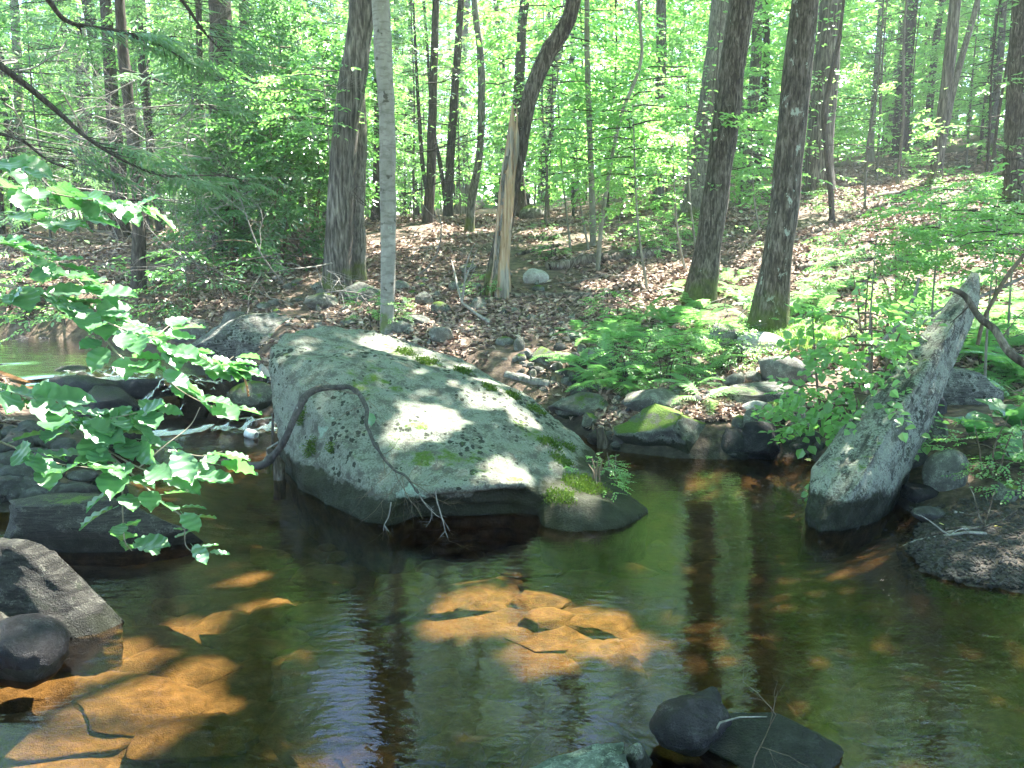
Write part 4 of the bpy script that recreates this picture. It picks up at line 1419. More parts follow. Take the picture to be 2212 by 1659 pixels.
# --- wedge slab at the left edge of the pool
pts = [P(*q) for q in ((-90, 1176, 3.58), (20, 1180, 3.60), (62, 1194, 3.61), (150, 1272, 3.62), (236, 1362, 3.60), (215, 1376, 3.56), (110, 1392, 3.48), (-90, 1400, 3.46))]
pts += [p + np.array([0.045, 0.085, 0.012]) for p in pts[:5]] + [p * np.array([1, 1, 0]) + np.array([0, 0.06, -0.4]) for p in pts]
v, f = fused_hull([pts], 0.012, 1)
nrm = vert_normals(v, f)
q = np.stack([v[:, 0] * 2, v[:, 1] * 2, v[:, 2] * 12 + v[:, 0] * 9], 1)
v = v + nrm * (0.012 * fbm(v, 4, 2, 3) + 0.012 * fbm(q, 1.2, 5, 3))[:, None]
b = MB()
ctr = np.array([-2.0, 3.65, 0.0])
b.add(v - ctr, f)
M['wedge'] = rock_mat('dark_wedge_stone', (0.05, 0.048, 0.042), (0.11, 0.11, 0.09), 0.1, 0.25, 0.05, 0.10, ((5, 5, 30), (0, 0.6, 0)), 1.6, 0.4, 0.5)
tag(ob('wedge_stone', b.mesh('wedge_stone', M['wedge']), None, ctr), 'dark flat sided slab sloping into the pool with one sunlit edge', 'rock')
rock('round wet stone glistening in the sun in front of the sloping dark slab', 18, 1478, 150, 105, 'rock_wet', 'round', 1, 0.9, 0.4, sub=4, z=0.0)
rock('low dark flat ledge lying in the water by the cobble bank', 165, 1196, 440, 92, 'wedge', 'slab', 2, 0.35, 0.03, sub=4, z=0.0, sink=0.3)
rock('small dark stone wedged under the sloping dark slab', -10, 1395, 110, 60, 'wedge', 'angular', 3, 0.8, z=0.0, sub=3)

# --- stones in the near water
rock('smooth dark bluish stone standing out of the near water', 1505, 1640, 172, 98, 'rock_wet', 'round', 3, 0.72, 0.2, sub=4, z=0.0, sink=0.15)
rock('wet jagged stone just behind the smooth dark stone', 1530, 1572, 105, 60, 'rock_wet', 'angular', 4, 0.7, 0.5, sub=3, z=0.0)
plates = []
for (uvs, z0, z1) in ((((1120, 1668), (1180, 1640), (1290, 1604), (1350, 1600), (1345, 1625), (1300, 1690), (1120, 1720)), 0.0, 0.065),
                      (((1150, 1668), (1215, 1640), (1300, 1612), (1330, 1618), (1300, 1650), (1240, 1700)), 0.06, 0.10),
                      (((1290, 1660), (1318, 1625), (1352, 1628), (1350, 1700), (1280, 1700)), 0.03, 0.105)):
    top_ = [W(u, v_, z1) for u, v_ in uvs]
    plates.append(top_ + [p + np.array([0.01, 0.0, z0 - z1 - (0.25 if z0 == 0 else 0)]) for p in top_])
v, f = fused_hull(plates, 0.006, 1)
nrm = vert_normals(v, f)
v = v + nrm * (0.006 * fbm(v, 9, 2, 3) + 0.004 * fbm(v * np.array([1, 1, 9]), 9, 6, 2))[:, None]
b = MB()
ctr = np.array([0.25, 2.75, 0.0])
b.add(v - ctr, f)
M['green_slate'] = rock_mat('pale_green_slate', (0.17, 0.21, 0.18), (0.26, 0.31, 0.26), 0.4, 0.3, 0.0, 0.03, ((4, 4, 60), (0, 0, 0)), 2.2, 0.4)
tag(ob('slate_slab', b.mesh('slate_slab', M['green_slate']), None, ctr), 'pale green layered slab at the bottom edge of the picture', 'rock')
rock('small broken layered stone leaning on the pale green slab', 1378, 1668, 70, 50, 'rock_layer', 'angular', 2, 0.8, -0.2, (0.1, 0.25), 3, z=0.02)
rock('wet black ledge barely above water below the smooth dark stone', 1700, 1690, 330, 46, 'rock_wet', 'slab', 5, 0.6, 0.05, sub=4, z=-0.03, sink=0.45)

# --- far shore, right of the boulder
rock('low mossy boulder at the waterline between the big boulder and the leaning slab', 1458, 984, 292, 106, 'rock_mossy', 'angular', 2, 0.62, 0.1, sub=4, z=0.0, sink=0.3, name='mossy_boulder')
rock('wet dark stone at the waterline beside the low mossy boulder', 1652, 996, 112, 78, 'rock_wet', 'angular', 4, 0.8, 0.3, sub=3, z=0.0)
rock('small stone with a bright green moss cap above the wet dark stone', 1676, 920, 62, 46, 'rock_mossy', 'angular', 5, 0.9, sub=3)
rock('pointed grey stone wedged upright beside the low mossy boulder', 1622, 946, 46, 62, 'rock', 'angular', 0, 0.7, 0.4, (0, 0.3))
rock('tiny mossy stone against the end of the low mossy boulder', 1600, 930, 34, 34, 'rock_mossy', 'round', 1)
rock('pale rounded stone behind the moss capped stone', 1640, 902, 66, 32, 'rock_pale', 'round', 0)
rock('dark flat ledge stone tucked behind the big boulder', 1268, 902, 176, 50, 'rock', 'slab', 3, 0.5, 0.05, (0.05, 0))
rock('long grey angular stone on the shore behind the low mossy boulder', 1420, 893, 150, 48, 'rock', 'slab', 0, 0.5, 0.03)
rock('moss topped flat stone touching the right flank of the big boulder', 1236, 912, 74, 30, 'rock_mossy', 'slab', 4, 0.6)
rock('square wet stone filling the gap between the low mossy boulder and the wet dark stone', 1602, 990, 92, 62, 'rock_wet', 'angular', 1, 0.8, 0.2, sub=3)
rock('small upright grey stone next to the dark wooden stub', 1276, 930, 38, 40, 'rock', 'angular', 1)
rock('dark stone at the water just behind the wooden stub', 1300, 960, 60, 30, 'rock_wet', 'round', 5, 0.8)
rock('long flat stone above the moss capped stone with a brown leaf on it', 1668, 884, 190, 46, 'rock_layer', 'slab', 5, 0.5, -0.05)
rock('bulky rounded stone lit by the sun below the lichen spotted maple', 1716, 832, 132, 60, 'rock', 'angular', 3, 0.7, 0.2)
rock('lichened flat stone between the ferns and the bulky rounded stone', 1634, 832, 64, 34, 'rock', 'angular', 2)
rock('narrow tilted stone left of the lichened flat stone', 1592, 838, 62, 34, 'rock', 'angular', 3, 0.6, 0.5, (0, -0.4))
rock('smooth upright slab stone standing among the ferns', 1568, 756, 84, 60, 'rock', 'angular', 1, 0.45, 0.1, sub=3)
rock('sunlit low stone at the foot of the lichen spotted maple', 1655, 764, 110, 42, 'rock_pale', 'round', 4, 0.8)
rock('dark tilted slab stone by the leaning slab', 1738, 950, 78, 60, 'rock', 'slab', 1, 0.5, 0.6, (0, -0.5))
rc = np.random.default_rng(14)
for k, (u, v_) in enumerate(((1585, 988), (1605, 978), (1575, 970), (1625, 985), (1598, 962), (1330, 972), (1345, 962), (1318, 955), (1700, 962), (1722, 952), (1742, 968), (1764, 955), (1690, 950), (1720, 975), (1755, 935), (1770, 925), (1705, 940), (1660, 950), (1738, 982), (1775, 975), (1748, 990), (1700, 985))):
    rock('rounded cobble at the waterline between the big boulder and the leaning slab', u, v_, rc.uniform(24, 44), rc.uniform(16, 26), 'cobble', 'round', k, 0.85, rc.uniform(0, 3), (rc.normal(0, .15), rc.normal(0, .15)), 2, 'cobbles at the waterline', 'cobble')
# behind the leaning slab
rock('cracked block shaped ledge on the bank behind the leaning slab', 2092, 876, 175, 66, 'rock_layer', 'slab', 2, 0.6, -0.08, (0.03, 0.10), 3, name='ledge_stone')
rock('grey rounded stone just right of the leaning slab, uppermost of three', 2020, 902, 62, 54, 'cobble', 'round', 2)
rock('buff rounded stone just right of the leaning slab, middle of three', 2024, 958, 58, 52, 'rock', 'round', 4)
rock('small dark stone just right of the leaning slab, lowest of three', 1985, 1010, 44, 40, 'cobble', 'round', 0)
rock('pale lichened stone half hidden in the plants by the gravel bar', 2062, 1060, 92, 76, 'rock', 'round', 5, 0.8)
rock('angular mossy stone in the grass near the right edge', 2186, 1090, 56, 42, 'rock_mossy', 'angular', 1)
rock('dark wet stone at the mud behind the foot of the leaning slab', 1935, 1086, 70, 36, 'rock_wet', 'round', 0)
rock('flat dark stone in the wet mud near the gravel bar', 2000, 1085, 90, 28, 'rock_wet', 'slab', 2)
rock('rounded grey stone at the tip of the gravel bar', 2015, 1124, 62, 22, 'cobble', 'round', 1)
# behind the boulder, centre bank
for lab, u, v_, w, h, mt, kd, vr in (
        ('lichened grey stone in leaf litter just above the boulder crest', 952, 746, 66, 40, 'rock', 'angular', 0),
        ('mossy angular stone on the bank right of the boulder crest', 1180, 792, 92, 44, 'rock_mossy', 'angular', 2),
        ('dark mossy stone under the edge of the fern bank', 1300, 788, 74, 38, 'rock_mossy', 'angular', 4),
        ('rounded grey stone below the dark mossy one at the fern bank', 1288, 812, 54, 32, 'rock', 'round', 2),
        ('small blue grey stone upright in the litter', 1122, 760, 26, 34, 'rock', 'round', 3),
        ('small low grey stone near the upright blue grey one', 1090, 748, 42, 20, 'rock', 'round', 0),
        ('pale flat stone in the litter beside the snag foot', 1158, 614, 62, 36, 'rock_pale', 'round', 1),
        ('pale upright stone in litter left of the snag', 915, 660, 40, 30, 'rock', 'angular', 5),
        ('flat pale stone in the litter below the snag', 1034, 668, 48, 26, 'rock', 'slab', 1),
        ('mossy dark stone in the litter left of the flat pale one', 950, 678, 46, 26, 'rock_mossy', 'round', 4),
        ('wide lichened stone behind the whitish trunk', 770, 652, 92, 44, 'rock', 'slab', 3),
        ('flat stone under the dead twigs left of the whitish trunk', 692, 668, 84, 34, 'rock', 'slab', 0),
        ('dark slanting stone at the right of the whitish trunk foot', 868, 722, 58, 30, 'rock', 'angular', 3),
        ('long brown stone in the litter above the crest stone', 900, 706, 70, 24, 'rock', 'slab', 4),
        ('small stone sunk in litter beside the whitish trunk', 862, 628, 44, 24, 'rock', 'round', 2),
        ('little grey stone by the dead bough on the litter slope', 985, 628, 36, 22, 'rock', 'round', 5),
        ('grey stone among cobbles behind the boulder shoulder', 1210, 760, 30, 20, 'cobble', 'round', 3),
        ('pale leaning stone by the fern bank edge', 1258, 768, 26, 30, 'rock', 'angular', 1),
        ('mossy stone by the hollow beyond the snag', 1150, 476, 60, 34, 'rock_mossy', 'round', 2),
        ('grey stone on the litter slope beside the curved tree', 1010, 590, 40, 20, 'rock', 'slab', 5)):
    rock(lab, u, v_, w, h, mt, kd, vr, 0.75, (u * 7 % 10) / 10, sub=3)
for k in range(130):
    u, v_ = (rc.uniform(1090, 1400), rc.uniform(775, 850)) if k < 84 else (rc.uniform(1190, 1620), rc.uniform(845, 905))
    if u < 1150 and v_ > 820:
        continue
    rock('small grey cobble on the stony bank behind the boulder', u, v_, rc.uniform(14, 38), rc.uniform(9, 22), ('cobble', 'rock')[k % 2], ('round', 'angular')[k % 3 == 0], k, 0.85, rc.uniform(0, 3), (rc.normal(0, .2), rc.normal(0, .2)), 2, 'cobbles on the bank behind the boulder', 'cobble')
for k in range(80):
    u, v_ = rc.uniform(560, 1250), rc.uniform(600, 750)
    rock('small stone scattered in the brown leaf litter', u, v_, rc.uniform(12, 34), rc.uniform(8, 18), ('rock', 'rock', 'rock_mossy')[k % 3], ('angular', 'round')[k % 2], k, 0.85, rc.uniform(0, 3), (rc.normal(0, .2), rc.normal(0, .2)), 2, 'stones scattered in the leaf litter')
# a second, smaller tongue of broken water beside the boulder
b = MB()
n_ = 22
pp = np.array([(-2.85 + .62 * i_ / (n_ - 1), 8.05 - .42 * j / (n_ - 1) + .05 * math.sin(i_ * .9), 0.012 + .05 * math.exp(-((j - 6) / 5.0) ** 2)) for j in range(n_) for i_ in range(n_)])
pp[:, 2] += .018 * fbm(pp, 16, 9, 3)
ff = [(j * n_ + i_, j * n_ + i_ + 1, (j + 1) * n_ + i_ + 1, (j + 1) * n_ + i_) for j in range(n_ - 1) for i_ in range(n_ - 1)]
b.add(pp, ff, 0, [1.0 * math.exp(-((f_[0] // n_ - 9) / 6.0) ** 2) * math.exp(-((f_[0] % n_ - 11) / 7.0) ** 2) for f_ in ff])
kind(ob('riffle_water', b.mesh('riffle_water', M['foam'])), 'structure')
# left ledges and cascade rocks
rock('wide layered ledge with black lichen left of the boulder top', 525, 788, 262, 100, 'rock_layer', 'slab', 0, 0.55, 0.05, (0.06, -0.12), 4, name='ledge_stone')
rock('lower rounded ledge left of the black lichened one', 420, 738, 140, 46, 'rock', 'round', 1, 0.6, name='ledge_stone')
rock('small grey stone on top of the ledges', 505, 706, 76, 30, 'rock', 'angular', 4)
rock('sunlit white quartz stone pinched against the boulder by the cascade', 566, 834, 46, 50, 'rock_pale', 'angular', 2)
for lab, u, v_, w, h, mt, kd, vr in (
        ('black wet rock dividing the cascade', 432, 915, 112, 86, 'rock_wet', 'round', 0),
        ('mossy dark rock right of the cascade under the white stone', 535, 893, 120, 62, 'rock_mossy', 'round', 3),
        ('shadowed rock beneath the black lichened ledge', 500, 850, 170, 56, 'rock_wet', 'slab', 2),
        ('wet rock at the left side of the cascade', 210, 915, 130, 70, 'rock_wet', 'angular', 1),
        ('wet rock below the left side of the cascade', 250, 975, 90, 60, 'rock_wet', 'round', 4),
        ('dark wet stone at the end of the cobble bank', 232, 1085, 78, 52, 'rock_wet', 'angular', 5),
        ('dark rock at the head of the cascade', 285, 868, 130, 44, 'rock_wet', 'angular', 0),
        ('black boulder shouldering the cascade on its far left', 170, 880, 150, 60, 'rock_wet', 'angular', 3),
        ('rock on the near edge of the upper stream', 120, 842, 150, 40, 'rock_wet', 'slab', 3),
        ('dark stone in the riffle of the upper stream', 30, 752, 60, 24, 'rock_wet', 'round', 2),
        ('second dark stone in the riffle of the upper stream, nearer the ledges', 90, 748, 40, 18, 'rock_wet', 'round', 1),
        ('grey bank stone on the far side of the upper stream', 215, 722, 60, 26, 'rock', 'angular', 0),
        ('mossy bank stone on the far side of the upper stream', 275, 728, 80, 30, 'rock_mossy', 'round', 5),
        ('flat bank stone where the upper stream meets the ledges', 340, 735, 60, 24, 'rock', 'slab', 4)):
    rock(lab, u, v_, w, h, mt, kd, vr, 0.8, (u % 7) / 7, sub=3)
for k in range(95):
    v_ = rc.uniform(930, 1102)
    u = rc.uniform(-60, 225 - 60 * abs((v_ - 1040) / 60 - 0.2))
    big_ = 1.0 + (v_ - 930) / 250
    rock('grey water-worn cobble in the bank beneath the leafy branch', u, v_, rc.uniform(22, 62) * big_, rc.uniform(12, 26) * big_, 'cobble', ('round', 'slab', 'round')[k % 3], k, 0.8, rc.uniform(0, 3), (rc.normal(0, .15), rc.normal(0, .2)), 2, 'cobbles in the bank beneath the leafy branch', 'cobble', 0.2)
# --- stones lying on the stream bed
for k, (u, v_, w, h, a) in enumerate(((1030, 1330, 210, 60, 0.1), (1160, 1335, 150, 60, 0.0), (1200, 1380, 160, 70, 0.3), (1290, 1350, 90, 46, 0.2), (1330, 1390, 200, 60, 0.35), (1200, 1420, 170, 50, 0.1), (1350, 1335, 70, 36, 0), (1260, 1275, 130, 40, 0), (1370, 1250, 100, 30, 0),
                                      (1030, 1245, 80, 42, 0), (1120, 1215, 120, 36, 0), (1150, 1255, 150, 40, 0.2), (1370, 1430, 110, 50, .3), (940, 1320, 120, 40, 0))):
    rock('flat orange tinted stone under water in the sunlit middle of the pool', u, v_, w, h, 'bed', 'slab', k, 0.6, a, (rc.normal(0, .05), rc.normal(0, .06)), 3, 'submerged stones in the sunlit middle of the pool', 'submerged_stone', 0.35, -0.33)
for k, (u, v_, w, h, a) in enumerate(((200, 1490, 330, 70, 0.1), (330, 1500, 290, 60, 0.0), (90, 1560, 260, 80, 0.2), (60, 1630, 300, 60, 0), (250, 1590, 280, 60, -0.1), (230, 1445, 110, 40, 0), (400, 1640, 200, 50, .2))):
    rock('broad flat stone under shallow water near the sloping dark slab', u, v_, w, h, 'bed', 'slab', k, 0.55, a, (rc.normal(0, .03), rc.normal(0, .03)), 4, 'broad submerged slabs near the sloping dark slab', 'submerged_stone', 0.45, -0.27)
for k in range(170):
    v_ = rc.uniform(1180, 1680)
    u = rc.uniform(-60, 2280)
    s = 0.6 + (v_ - 1180) / 420
    if 950 < u < 1420 and 1210 < v_ < 1430:
        continue
    rock('brown stone lying on the shaded bed of the pool', u, v_, rc.uniform(50, 190) * s, rc.uniform(22, 48) * s, 'bed', ('slab', 'angular', 'slab', 'round')[k % 4], k, 0.7, rc.uniform(0, 3), (rc.normal(0, .08), rc.normal(0, .08)), 2, 'stones on the shaded bed of the pool', 'submerged_stone', 0.4, -0.34)

# --- gravel bar
b = MB()
u8, f8 = stone_unit('angular', 5, 1)
n = 0
while n < 3400:
    u, v_ = rc.uniform(1940, 2330), rc.uniform(1085, 1290)
    p = W(u, v_, 0.05)
    s = float(shore_dist(p[:1], p[1:2])[0])
    if s < -0.12 or (s > 0.12 and p[1] > 5.15) or p[1] > 5.3:
        n += 0.2
        continue
    p[2] = float(H(p[:1], p[1:2])[0])
    sz = rc.uniform(0.006, 0.02) * (1.6 if rc.uniform() < 0.08 else 1)
    R_ = rot_m(rc.uniform(0, 6.28), rc.normal(0, .4), rc.normal(0, .4))
    b.add((u8 * np.array([1, rc.uniform(.6, .9), rc.uniform(.3, .6)]) * sz) @ R_.T + p, f8, 0, rc.uniform(0, 1), False)
    n += 1
M['gravel'] = rock_mat('dark_gravel', (0.075, 0.07, 0.062), (0.14, 0.135, 0.12), 0.1, 0.0, 0.0, 0.02, None, 6)
kind(ob('gravel', b.mesh('gravel', M['gravel'])), 'stuff')

# ------------------------------------------------------------------ leaf litter
rl = np.random.default_rng(3)
n = 110000
yy = 7 + 21 * rl.uniform(0, 1, n) ** 1.5
xx = rl.uniform(-0.68, 0.68, n) * yy
k = (shore_dist(xx, yy) > 0.06) & (chan_dist(xx, yy)[0] > 1.2)
k &= fbm(np.stack([xx, yy, 0 * xx], 1), 0.7, 8, 3) + rl.uniform(-0.6, 0.6, n) > -0.35
xx, yy = xx[k], yy[k]
zz = H(xx, yy)
n = len(xx)
sz = rl.uniform(0.022, 0.05, n) * (0.85 + yy / 26)
base = np.array([(-1, 0, 0.0), (0, -0.5, 0.28), (1, 0, 0.0), (0, 0.5, 0.28)])
yaw, pit, rol = rl.uniform(0, 6.28, n), rl.normal(0, 0.42, n), rl.normal(0, 0.42, n)
L = np.stack([base @ rot_m(a, b_, c).T for a, b_, c in zip(yaw, pit, rol)]) * sz[:, None, None] + np.stack([xx, yy, zz + 0.018], 1)[:, None, :]
b = MB()
b.add(L.reshape(-1, 3), np.arange(n * 4).reshape(-1, 4), 0, np.clip(rl.normal(0.5, 0.25, n), 0, 1), False)
kind(ob('leaf_litter', b.mesh('leaf_litter', M['litter'])), 'stuff')

# ------------------------------------------------------------------ fallen logs, dead boughs and twigs
def log(label, uv, wpx, mat='log', name='fallen_log', cat='log', lift=0.4, seed=0):
    rng = np.random.default_rng(sum(map(ord, label)) + seed)
    pts = np.array([G(u, v_) for u, v_ in uv])
    dist = np.linalg.norm(pts.mean(axis=0) - np.array([0, 0, CAM_Z]))
    rad = [w * 0.5 / FPX * dist for w in wpx]
    pts[:, 2] += np.array(rad[:1] * len(pts)) * lift
    o0 = pts.mean(axis=0)
    root = thing(name, label, cat, o0)
    b_ = MB()
    p = spline(pts - o0, 24)
    r = np.interp(np.linspace(0, 1, 24), np.linspace(0, 1, len(rad)), rad)
    b_.tube(p, r, 10)
    vq = b_.v[0]
    b_.v[0] = vq + 0.35 * r.mean() * np.stack([vnoise(vq + o0, 1.4 / r.mean() * 0.3, 7 + k_) for k_ in range(3)], 1)
    ob('trunk', b_.mesh('trunk', M[mat]), root)
    for k_ in range(rng.integers(1, 4)):
        i_ = rng.integers(3, 21)
        d = rng.normal(0, 1, 3)
        d[2] = abs(d[2])
        d /= np.linalg.norm(d)
        b2 = MB()
        b2.tube([p[i_], p[i_] + d * r[i_] * 1.8, p[i_] + d * r[i_] * 3.0 + rng.normal(0, r[i_] * .4, 3)], [r[i_] * .35, r[i_] * .25, r[i_] * .1], 6)
        ob('branch_stub', b2.mesh('branch_stub', M[mat]), root)
    return root


log('mossy rotting log lying right of the snag, pale along its top', [(1182, 582), (1260, 570), (1340, 560), (1420, 548), (1470, 538)], [24, 26, 26, 24, 20], 'log')
log('dark end of a log overlapping the pale rotting log', [(1340, 512), (1380, 518), (1412, 530)], [14, 14, 10])
log('long thin dark log across the litter from the snag foot', [(1080, 640), (1180, 642), (1290, 640), (1400, 632)], [12, 14, 13, 9])
log('short dark log left of the thin sapling', [(1118, 552), (1170, 538), (1215, 530)], [9, 10, 8])
log('dark log crossing the slope behind the streamside maples', [(1720, 585), (1800, 575), (1880, 562)], [18, 18, 12])
log('brown log end beside the lichen spotted maple', [(1690, 690), (1740, 705), (1790, 720)], [14, 18, 14])
log('long dark log on the upper slope below the saplings', [(1830, 440), (1940, 420), (2060, 408), (2190, 385)], [9, 10, 9, 8])
log('thick black log in the hollow at far left', [(30, 590), (90, 590), (165, 585)], [30, 32, 28])
log('grey log lying across the hollow behind the streamside hemlock', [(280, 570), (400, 555), (510, 545)], [14, 16, 12])
log('second log lying low on the bank behind the streamside hemlock', [(250, 610), (340, 605), (450, 600)], [18, 20, 14])
log('dark tangled root log behind the hemlock trio', [(1000, 462), (1060, 440), (1130, 452)], [22, 28, 20])
log('pale driftwood log caught behind the boulder shoulder', [(1092, 812), (1140, 826), (1190, 834)], [18, 20, 16], 'dead')
log('grey fallen stem leaning in the far woods', [(1600, 390), (1680, 372), (1760, 362)], [8, 8, 6], 'dead')
log('long bare log low on the slope under the right-hand edge trunk', [(1960, 455), (2040, 452), (2110, 458)], [10, 10, 8])


def twig_tree(b_, p, d, length, r, rng, depth, gravity=0.0, kids=3):
    n = 5
    pts = [p]
    for k_ in range(n):
        d = d + rng.normal(0, 0.16, 3) + np.array([0, 0, gravity])
        d /= np.linalg.norm(d)
        pts.append(pts[-1] + d * length / n)
    b_.tube(pts, np.linspace(r, r * 0.45, n + 1), 5 if r > 0.006 else 4, cap=False)
    if depth > 0:
        for k_ in range(kids):
            i_ = rng.integers(1, n + 1)
            a = rng.normal(0, 1, 3)
            dd = d + 0.95 * a / np.linalg.norm(a)
            twig_tree(b_, pts[i_], dd / np.linalg.norm(dd), length * rng.uniform(0.45, 0.7), r * 0.5, rng, depth - 1, gravity, kids)


def bough(label, p, d, length, r, mat='dead', name='dead_bough', cat='branch', depth=3, seed=0, group=None, gravity=0.0, kids=3):
    rng = np.random.default_rng(seed + 1000)
    b_ = MB()
    twig_tree(b_, np.zeros(3), np.asarray(d, float) / np.linalg.norm(d), length, r, rng, depth, gravity, kids)
    return tag(ob(name, b_.mesh(name, M[mat]), None, p), label, cat, group)


rb_ = np.random.default_rng(55)
for k in range(13):         # brush tangle below the laurel
    u, v_ = rb_.uniform(430, 760), rb_.uniform(560, 680)
    p = G(u, v_) + np.array([0, 0, rb_.uniform(0.05, 0.7)])
    bough('grey dead bough in the tangle of twigs below the laurel bush', p, (rb_.normal(0, 1), rb_.normal(-0.2, .5), rb_.normal(-0.2, .35)), rb_.uniform(0.8, 1.7), 0.012, 'dead', seed=k, group='dead boughs below the laurel bush', gravity=-0.03)
for k in range(22):         # sun bleached dead twigs of the hemlocks upper left
    u, v_, y = rb_.uniform(0, 330), rb_.uniform(90, 420), rb_.uniform(8.5, 11)
    bough('bleached dead hemlock twigs catching the sun at far left', P(u, v_, y), (rb_.normal(0.6, .6), rb_.normal(0, .5), rb_.normal(-0.05, .25)), rb_.uniform(0.9, 1.6), 0.010, 'dead', 'dead_twigs', seed=40 + k, group='bleached hemlock twigs at far left', gravity=-0.01, kids=4)
for k, (u, v_) in enumerate(((120, 530), (200, 560), (210, 510), (150, 600))):
    bough('bleached forked deadwood in the hollow at far left', G(u, v_) + np.array([0, 0, 0.1]), (rb_.normal(.3, 1), rb_.normal(0, .4), abs(rb_.normal(.3, .3))), 1.6, 0.022, 'dead', seed=70 + k, group='bleached deadwood in the hollow')
for k, (u, v_, y) in enumerate(((870, 420, 13), (900, 330, 13.2), (990, 270, 13), (1050, 180, 13), (880, 250, 13.5), (1000, 390, 13.4), (850, 500, 12), (700, 560, 10.5), (920, 180, 13), (1060, 300, 13))):
    bough('fine dead side branch on the dark hemlock trunks', P(u, v_, y), (rb_.choice([-1, 1]), rb_.normal(-.3, .3), rb_.normal(0.05, .2)), rb_.uniform(0.9, 1.5), 0.010, 'hemlock_bark', seed=90 + k, group='dead side branches of the hemlock trio', gravity=0.0)
bough('bare forked bough lying on the litter above the boulder', G(1060, 705) + np.array([0, 0, .04]), (-0.75, 0.9, 0.25), 1.5, 0.022, 'dead', depth=2, seed=121, kids=2)
bough('crooked bare bough on the litter near the whitish trunk', G(905, 600) + np.array([0, 0, .05]), (0.5, -0.6, 0.1), 1.2, 0.018, 'dead', depth=2, seed=122, kids=2)
for k in range(26):
    u, v_ = rb_.uniform(560, 2150), rb_.uniform(500, 760)
    bough('fallen stick lying in the leaf litter', G(u, v_) + np.array([0, 0, .02]), (rb_.normal(0, 1), rb_.normal(0, .7), 0.02), rb_.uniform(0.4, 1.1), 0.009, 'dead', 'stick', depth=1, seed=140 + k, group='sticks in the leaf litter', kids=2)
for k, (u, v_, dx) in enumerate(((2000, 1128, 1), (2060, 1112, 1), (2040, 1150, 1), (2010, 1160, .8), (2130, 1160, -1))):
    bough(('thick dark stick curving over the edge of the gravel bar', 'grey weathered stick along the top of the gravel bar', 'dark stick lying across the gravel bar', 'thin wet stick at the tip of the gravel bar', 'pale thin stick beyond the yellow leaf on the gravel bar')[k],
          G(u, v_) + np.array([0, 0, .02]), (dx, rb_.normal(0, .25), 0.03), 0.5, 0.011, ('log', 'dead', 'log', 'log', 'dead')[k], 'stick', depth=1, seed=180 + k, kids=2)
b = MB()
twig_tree(b, np.zeros(3), np.array([0.3, 0.05, 0.95]), 0.24, 0.003, np.random.default_rng(4), 2, 0, 3)
tag(ob('twig', b.mesh('twig', M['twig']), None, W(1625, 1662, 0.02)), 'thin bare twig sticking up from the wet black ledge', 'twig')
b = MB()
b.tube([(0, 0, 0), (0.03, 0, 0.07), (0.10, 0.01, 0.085), (0.2, 0.02, 0.08)], [0.005, 0.004, 0.003, 0.002], 5)
tag(ob('twig', b.mesh('twig', M['dead']), None, W(1535, 1600, 0.05)), 'thin arched twig behind the smooth dark stone', 'twig')
# dark stub in the water
b = MB()
b.tube([(0, 0, -0.2), (0, 0, 0.06), (-0.03, 0.02, 0.17)], [0.055, 0.05, 0.03], 8)
tag(ob('wooden_stub', b.mesh('wooden_stub', M['log']), None, W(1302, 966, 0)), 'dark broken wooden stub standing in the water at the right of the boulder', 'stump')
# sticks standing at the boulder's left foot
for k, (u, v_, hh, lab) in enumerate(((588, 965, 0.30, 'thin dark stick standing in the water left of the boulder'), (602, 1035, 0.24, 'split dark stump piece in the water under the hooked branch'), (578, 985, 0.12, 'short pale stick in the water under the hooked branch'))):
    b = MB()
    rr_ = (0.014, 0.05, 0.018)[k]
    b.tube([(0, 0, -0.15), (0.01, 0, hh * .5), ((0.02, -0.06, 0.10)[k], 0, hh)], [rr_, rr_ * .9, rr_ * .6], 8)
    tag(ob('stick', b.mesh('stick', M[('log', 'log', 'dead')[k]]), None, W(u, v_, 0)), lab, 'stick')

# broken snag in front of the curved tree
uv = [(1082, 632), (1086, 560), (1092, 470), (1098, 400), (1106, 330), (1113, 272)]
wd = [42, 29, 27, 28, 24, 16]
g = G(1082, 634) + np.array([0, -0.12, 0])
pts = np.array([g] + [P(u, v_, g[1]) for u, v_ in uv[1:]])
dist = np.linalg.norm(g - np.array([0, 0, CAM_Z]))
root = thing('broken_snag', 'broken dead snag with bare orange wood and a splintered top', 'tree', g)
b = MB()
n, sd = 46, 16
p = spline(pts - g, n)
r = np.interp(np.linspace(0, 1, n), np.linspace(0, 1, len(wd)), [w * .5 / FPX * dist for w in wd])
p[0, 2] -= 0.15
b.tube(p, r, sd, cap=False)
vq = b.v[0].reshape(n, sd, 3)
rr = np.random.default_rng(12)
prof = 1 + 0.16 * np.sin(np.arange(sd) * 2.1) + 0.12 * rr.normal(0, 1, sd)
vq = p[:, None] + (vq - p[:, None]) * prof[None, :, None]
spike = rr.uniform(-0.25, 0.32, sd)
for k in range(n - 9, n):
    vq[k, :, 2] += spike * ((k - (n - 10)) / 9.0)
b.v[0] = vq.reshape(-1, 3) + 0.012 * fbm(vq.reshape(-1, 3) * np.array([1, 1, 0.3]), 9, 3, 3)[:, None]
ob('trunk', b.mesh('trunk', M['snag']), root)
b = MB()                     # a strip of bark still hanging on its left side
th = np.linspace(2.3, 4.2, 6)
st = []
for k in range(0, n - 10):
    w_ = 1.10 + 0.03 * math.sin(k)
    for a in th:
        st.append(p[k] + np.array([math.cos(a), math.sin(a), 0]) * r[k] * w_ + np.array([0, 0, 0]))
st = np.array(st)
st += 0.01 * fbm(st, 8, 5, 2)[:, None]
